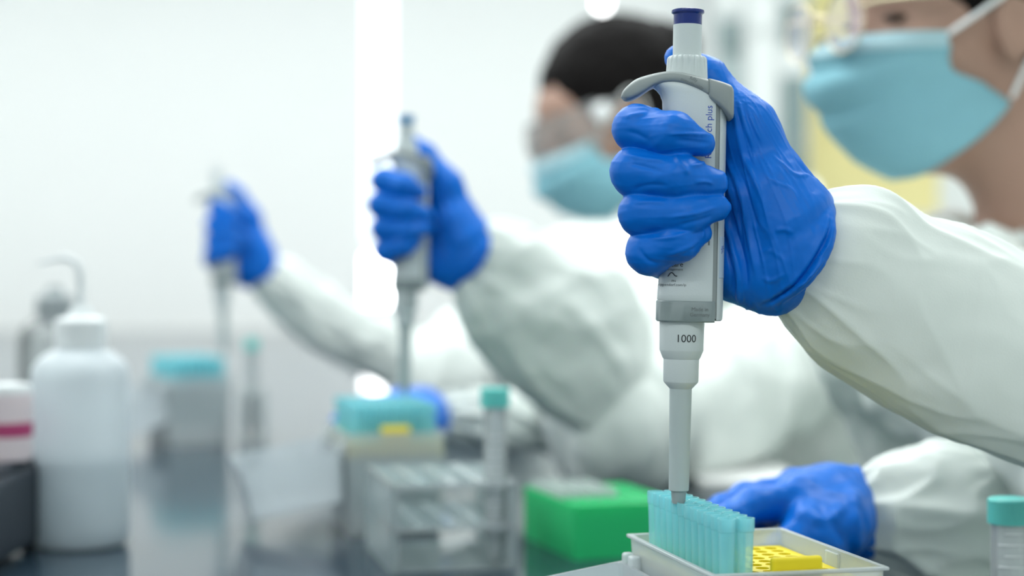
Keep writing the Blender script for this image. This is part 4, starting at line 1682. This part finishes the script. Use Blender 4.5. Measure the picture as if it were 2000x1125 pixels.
A1 = math.atan2(0.245, 0.97)
c1 = P(1228, 1045, 0.8800)
b1, grid1 = make_box('cloudy plastic tip box with yellow tray and open lid, sharp in the foreground', (c1.x, c1.y), A1, math.radians(9))
ORD = ('first', 'second', 'third', 'fourth', 'fifth', 'sixth', 'seventh', 'eighth', 'ninth', 'tenth', 'eleventh', 'twelfth')
fill_tips(b1, grid1, [(i, j) for i in (0, 1) for j in range(12)], 'blue tips in the foreground box',
          lambda i, j: 'blue tip, %s from the far end, %s row of the foreground box' % (ORD[11 - j], ('outer', 'inner')[i]))
fl2 = P(676, 0, 1.41)
R_ = Matrix.Rotation(A1, 3, 'Z')
c2 = Vector((fl2.x, fl2.y, 0)) + R_ @ Vector((0, BL, 0))
b2, grid2 = make_box('blurred tip box with yellow tray and tab under the middle pipette', (c2.x, c2.y), A1, math.radians(10), skirt=0.011)
fill_tips(b2, grid2, [(i, j) for i in range(8) for j in range(12)], 'blue tips in the middle box', lambda i, j: 'one of the blue tips packed in the box under the middle pipette')
fl3 = P(326, 0, 2.14)
c3 = Vector((fl3.x, fl3.y, 0)) + Matrix.Rotation(A1 + 0.2, 3, 'Z') @ Vector((0, BL, 0))
b3, grid3 = make_box('pale blurred tip box on the far bench under the farthest pipette', (c3.x, c3.y), A1 + 0.2, math.radians(20), tab=False, tray='white_cap')
fill_tips(b3, grid3, [(i, j) for i in range(8) for j in range(12)], 'blue tips in the farthest box', lambda i, j: 'one of the blue tips packed in the farthest box')


# ------------------------------------------------------------------ clear tube racks and screw-cap tubes
def make_tube_rack(label, org, ang, wx, wy, heights, nx, ny, r):
    t = thing('tube_rack', label, 'rack', (org[0], org[1], BENCH), (0, 0, ang))
    th = 0.003
    for n_, z in enumerate(heights):
        bm = bmesh.new()
        if n_ == 0:
            bm.free()
            box('base_plate', 0, wx, 0, wy, z, z + th, 'acrylic', t, bev=0.0006)
            continue
        # plate with holes
        cw, ch = wx / nx, wy / ny
        ns = 24
        for i in range(nx):
            for j in range(ny):
                cx, cy = (i + .5) * cw, (j + .5) * ch
                rings = []
                for kk in range(ns):
                    an = 2 * math.pi * kk / ns + math.pi / 4
                    ca, sa = math.cos(an), math.sin(an)
                    m = max(abs(ca), abs(sa))
                    rings.append([bm.verts.new((cx + ca / m * cw / 2, cy + sa / m * ch / 2, z + th)), bm.verts.new((cx + r * ca, cy + r * sa, z + th)),
                                  bm.verts.new((cx + r * ca, cy + r * sa, z)), bm.verts.new((cx + ca / m * cw / 2, cy + sa / m * ch / 2, z))])
                for kk in range(ns):
                    a, b = rings[kk], rings[(kk + 1) % ns]
                    for s in range(3):
                        bm.faces.new((a[s], b[s], b[s + 1], a[s + 1]))
        bmesh.ops.remove_doubles(bm, verts=bm.verts[:], dist=1e-6)
        bm_obj('hole_plate', bm, 'acrylic', t)
        # polished edges
        for (a, b, c, d) in ((0, wx, -0.0005, 0.001), (0, wx, wy - 0.001, wy + 0.0005), (-0.0005, 0.001, 0, wy), (wx - 0.001, wx + 0.0005, 0, wy)):
            box('plate_edge', a, b, c, d, z - 0.0002, z + th + 0.0002, 'tube', t)
    for (a, b) in ((0, th), (wx - th, wx)):
        box('end_panel', a - 0.0005, b + 0.0005, 0, wy, 0, heights[-1] + th, 'acrylic', t, bev=0.0006)
    for yy in (0.002, wy - 0.006):
        for xx in (0.002, wx - 0.006):
            box('corner_post', xx, xx + 0.004, yy, yy + 0.004, 0, heights[-1], 'tube', t)
    return t


def make_tube(label, loc, length=0.118, r=0.0085, cap_r=0.0112, group=None):
    t = thing('screw_cap_tube', label, 'tube', loc, group=group)
    L = length
    b = lathe('tube_body', [(0.0012, 0), (0.0026, 0.0006), (0.004, 0.004), (r - .0008, 0.022), (r, 0.026), (r, L - 0.004), (r - .001, L - 0.004), (r - .001, 0.026), (0.003, 0.005)], 'tube', t, seg=32, cap0=True)
    for i in range(11):
        z = 0.032 + i * 0.0062
        w = 0.9 if i % 2 == 0 else 0.55
        pts = [Vector((math.sin(a) * (r + .0002), -math.cos(a) * (r + .0002), z)) for a in np.linspace(-w, w, 9)]
        sweep('graduation', pts, 0.0004, 'white_cap', b, seg=6)

    def rib(rr, z, a):
        return rr - 0.0003 * (math.cos(a * 36) > 0)
    lathe('cap', [(cap_r, L - 0.012), (cap_r, L + 0.001), (cap_r - .0008, L + 0.002), (cap_r - .003, L + 0.0022), (0.002, L + 0.0022)], 'teal', t, seg=72, cap0=True, cap1=True, fn=rib)
    return t


A = P(764, 1123, 1.245)
ang = math.radians(13)
rk = make_tube_rack('clear acrylic three-tier tube rack in front of the middle tip box', (A.x, A.y), ang, 0.094, 0.128, (0.0, 0.031, 0.0625), 4, 6, 0.0092)
Rr = Matrix.Rotation(ang, 3, 'Z')
tp = Vector((A.x, A.y, BENCH)) + Rr @ Vector((0.094 * 3.5 / 4, 0.128 * 1.5 / 6 - 0.010667, 0.0035))
make_tube('clear graduated tube with teal screw cap standing in the clear rack', tp, 0.128)
A3 = P(466, 0, 2.16)
rk3 = make_tube_rack('small clear rack beside the farthest tip box', (A3.x, A3.y), math.radians(10), 0.035, 0.10, (0.0, 0.031, 0.0625), 1, 4, 0.0092)
make_tube('blurred tube with teal cap in the small far rack', Vector((A3.x, A3.y, BENCH)) + Matrix.Rotation(math.radians(10), 3, 'Z') @ Vector((0.0175, 0.0375, 0.0035)), 0.128, r=.0075, cap_r=.009)
c = P(1972, 980, 0.96)
make_tube('short wide tube with teal screw cap at the lower right corner', (c.x, c.y, BENCH), c.z - BENCH, 0.0105, 0.0122)

# ------------------------------------------------------------------ green rack with little clear tubes
ang = math.radians(18)
A = P(1122, 1095, 1.306)
gw, gl_, gh = 0.088, 0.122, 0.042
t = thing('microtube_rack', 'bright green plastic tube rack on the bench behind the foreground tips', 'rack', (A.x, A.y, BENCH), (0, 0, ang))
bm = bmesh.new()
for (a, b, c, d) in ((0, gw, 0, .0025), (0, gw, gl_ - .0025, gl_), (0, .0025, .0025, gl_ - .0025), (gw - .0025, gw, .0025, gl_ - .0025)):
    qq = box_bm(a, b, c, d, 0, gh)
    me_ = bpy.data.meshes.new('t')
    qq.to_mesh(me_)
    qq.free()
    bm.from_mesh(me_)
    bpy.data.meshes.remove(me_)
bm_obj('body', bm, 'green', t)
bm = bmesh.new()
nx, ny, ns, r = 8, 12, 16, 0.0033
cw, ch = (gw - .004) / nx, (gl_ - .004) / ny
for i in range(nx):
    for j in range(ny):
        cx, cy = .002 + (i + .5) * cw, .002 + (j + .5) * ch
        rings = []
        for kk in range(ns):
            an = 2 * math.pi * kk / ns + math.pi / 4
            ca, sa = math.cos(an), math.sin(an)
            m = max(abs(ca), abs(sa))
            rings.append([bm.verts.new((cx + ca / m * cw / 2, cy + sa / m * ch / 2, gh - .001)), bm.verts.new((cx + r * ca, cy + r * sa, gh - .001)), bm.verts.new((cx + r * ca, cy + r * sa, gh - .015))])
        for kk in range(ns):
            a, b = rings[kk], rings[(kk + 1) % ns]
            for s in range(2):
                bm.faces.new((a[s], b[s], b[s + 1], a[s + 1]))
bmesh.ops.remove_doubles(bm, verts=bm.verts[:], dist=1e-6)
bm_obj('hole_plate', bm, 'green', t)
tm = None
Rg = Matrix.Rotation(ang, 3, 'Z')
for i in range(5):
    for j in range(4, 12):
        loc = Vector((A.x, A.y, BENCH)) + Rg @ Vector((.002 + (i + .5) * cw, .002 + (j + .5) * ch, gh - .018))
        if tm is None:
            o = lathe('microtube', [(.0012, 0), (.0028, .008), (.0031, .018), (.0042, .0185), (.0042, .0200), (.0038, .0212), (.0034, .0235), (.001, .0242)], 'tube', None, seg=14, cap0=True)
            tm = o.data
        else:
            o = link(bpy.data.objects.new('microtube', tm))
        o.location = loc
        tag(o, 'one of the tiny clear capped tubes standing in the green rack', 'tube', 'tiny clear tubes in the green rack')


# ------------------------------------------------------------------ bottles at the left
def wash_bottle(label, loc, s, cap_mat, body_mat, level, rotz=0.0, spout=True):
    t = thing('wash_bottle', label, 'bottle', loc, (0, 0, rotz))
    k = s
    lathe('bottle_body', [(.030 * k, 0), (.0365 * k, .002 * k), (.0390 * k, .007 * k), (.0395 * k, .02 * k), (.0395 * k, .135 * k), (.0385 * k, .143 * k), (.034 * k, .150 * k), (.026 * k, .156 * k), (.0195 * k, .159 * k), (.0185 * k, .163 * k), (.0185 * k, .172 * k)],
          body_mat, t, seg=56, cap0=True)
    lathe('liquid', [(.030 * k, .002 * k), (.0370 * k, .006 * k), (.0382 * k, .02 * k), (.0382 * k, level * k), (.002, level * k)], 'liquid', t, seg=48, cap0=True)

    def rib(rr, z, a):
        return rr - 0.0004 * k * (math.cos(a * 40) > 0)
    cp = lathe('screw_cap', [(.0205 * k, .160 * k), (.0205 * k, .181 * k), (.019 * k, .183 * k), (.011 * k, .185 * k), (.007 * k, .194 * k), (.002 * k, .194 * k)], cap_mat, t, seg=80, cap0=True, cap1=True, fn=rib)
    if spout:
        sweep('spout', [(0, 0, .190 * k), (0, 0, .215 * k), (-.002 * k, 0, .226 * k), (-.009 * k, 0, .2315 * k), (-.018 * k, 0, .232 * k), (-.034 * k, 0, .228 * k)], [.0032 * k, .0030 * k, .0028 * k, .0014 * k], cap_mat, t, seg=12, n=36)
    return t


c = P(157, 1052, 1.38)
wash_bottle('large cloudy white squeeze bottle half full of liquid at the left', (c.x, c.y, BENCH), 1.0, 'white_cap', 'bottle', .070)
c = P(108, 0, 1.95)
wash_bottle('greyish bottle with dark cap behind the large white squeeze bottle', (c.x, c.y, BENCH), 1.05, 'grey_cap', 'clearglass', .04, spout=False)

# black instrument with a pink-banded pot on top, cut by the left edge
c = P(38, 905, 1.30)
t = thing('mixer', 'black instrument block at the lower left edge of the picture', 'instrument', (c.x - .06, 1.30, BENCH))
box('housing', -.06, .06, -.07, .07, .006, c.z - BENCH - .006, 'black_case', t, bev=.006, seg=3)
box('top_plate', -.056, .056, -.066, .066, c.z - BENCH - .006, c.z - BENCH, 'black_case', t, bev=.003)
for sx in (-.05, .05):
    for sy in (-.06, .06):
        o = lathe('foot', [(.006, 0), (.006, .008)], 'stool_seat', t, seg=12, cap0=True, cap1=True)
        o.location = (sx, sy, 0)
zt = c.z
c = P(14, 890, 1.32)
t = thing('sample_pot', 'pale pink pot with a magenta band on the black instrument', 'pot', (c.x, 1.32, zt))
lathe('pot', [(.016, 0), (.0185, .001), (.019, .003), (.019, .052)], 'pink', t, seg=40, cap0=True, cap1=True)
lathe('band', [(.0191, .019), (.0194, .0192), (.0194, .0298), (.0191, .030)], 'magenta', t, seg=40)
lathe('lid', [(.0185, .051), (.0185, .056), (.017, .059), (.006, .060)], 'white_cap', t, seg=40, cap0=True, cap1=True)

# white pad of paper behind the resting gloved hand
t = thing('paper_pad', 'white paper pad on the bench behind the resting gloved hand', 'paper', (0.235, 1.86, BENCH), (0, 0, math.radians(4)))
box('backing', -.058, .058, -.15, .14, 0, .0015, 'grey_cap', t)
for i in range(4):
    box('sheet_stack', -.057 + .001 * i, .057, -.149, .139 - .001 * i, .0016 + .002 * i, .0034 + .002 * i, 'paper', t)
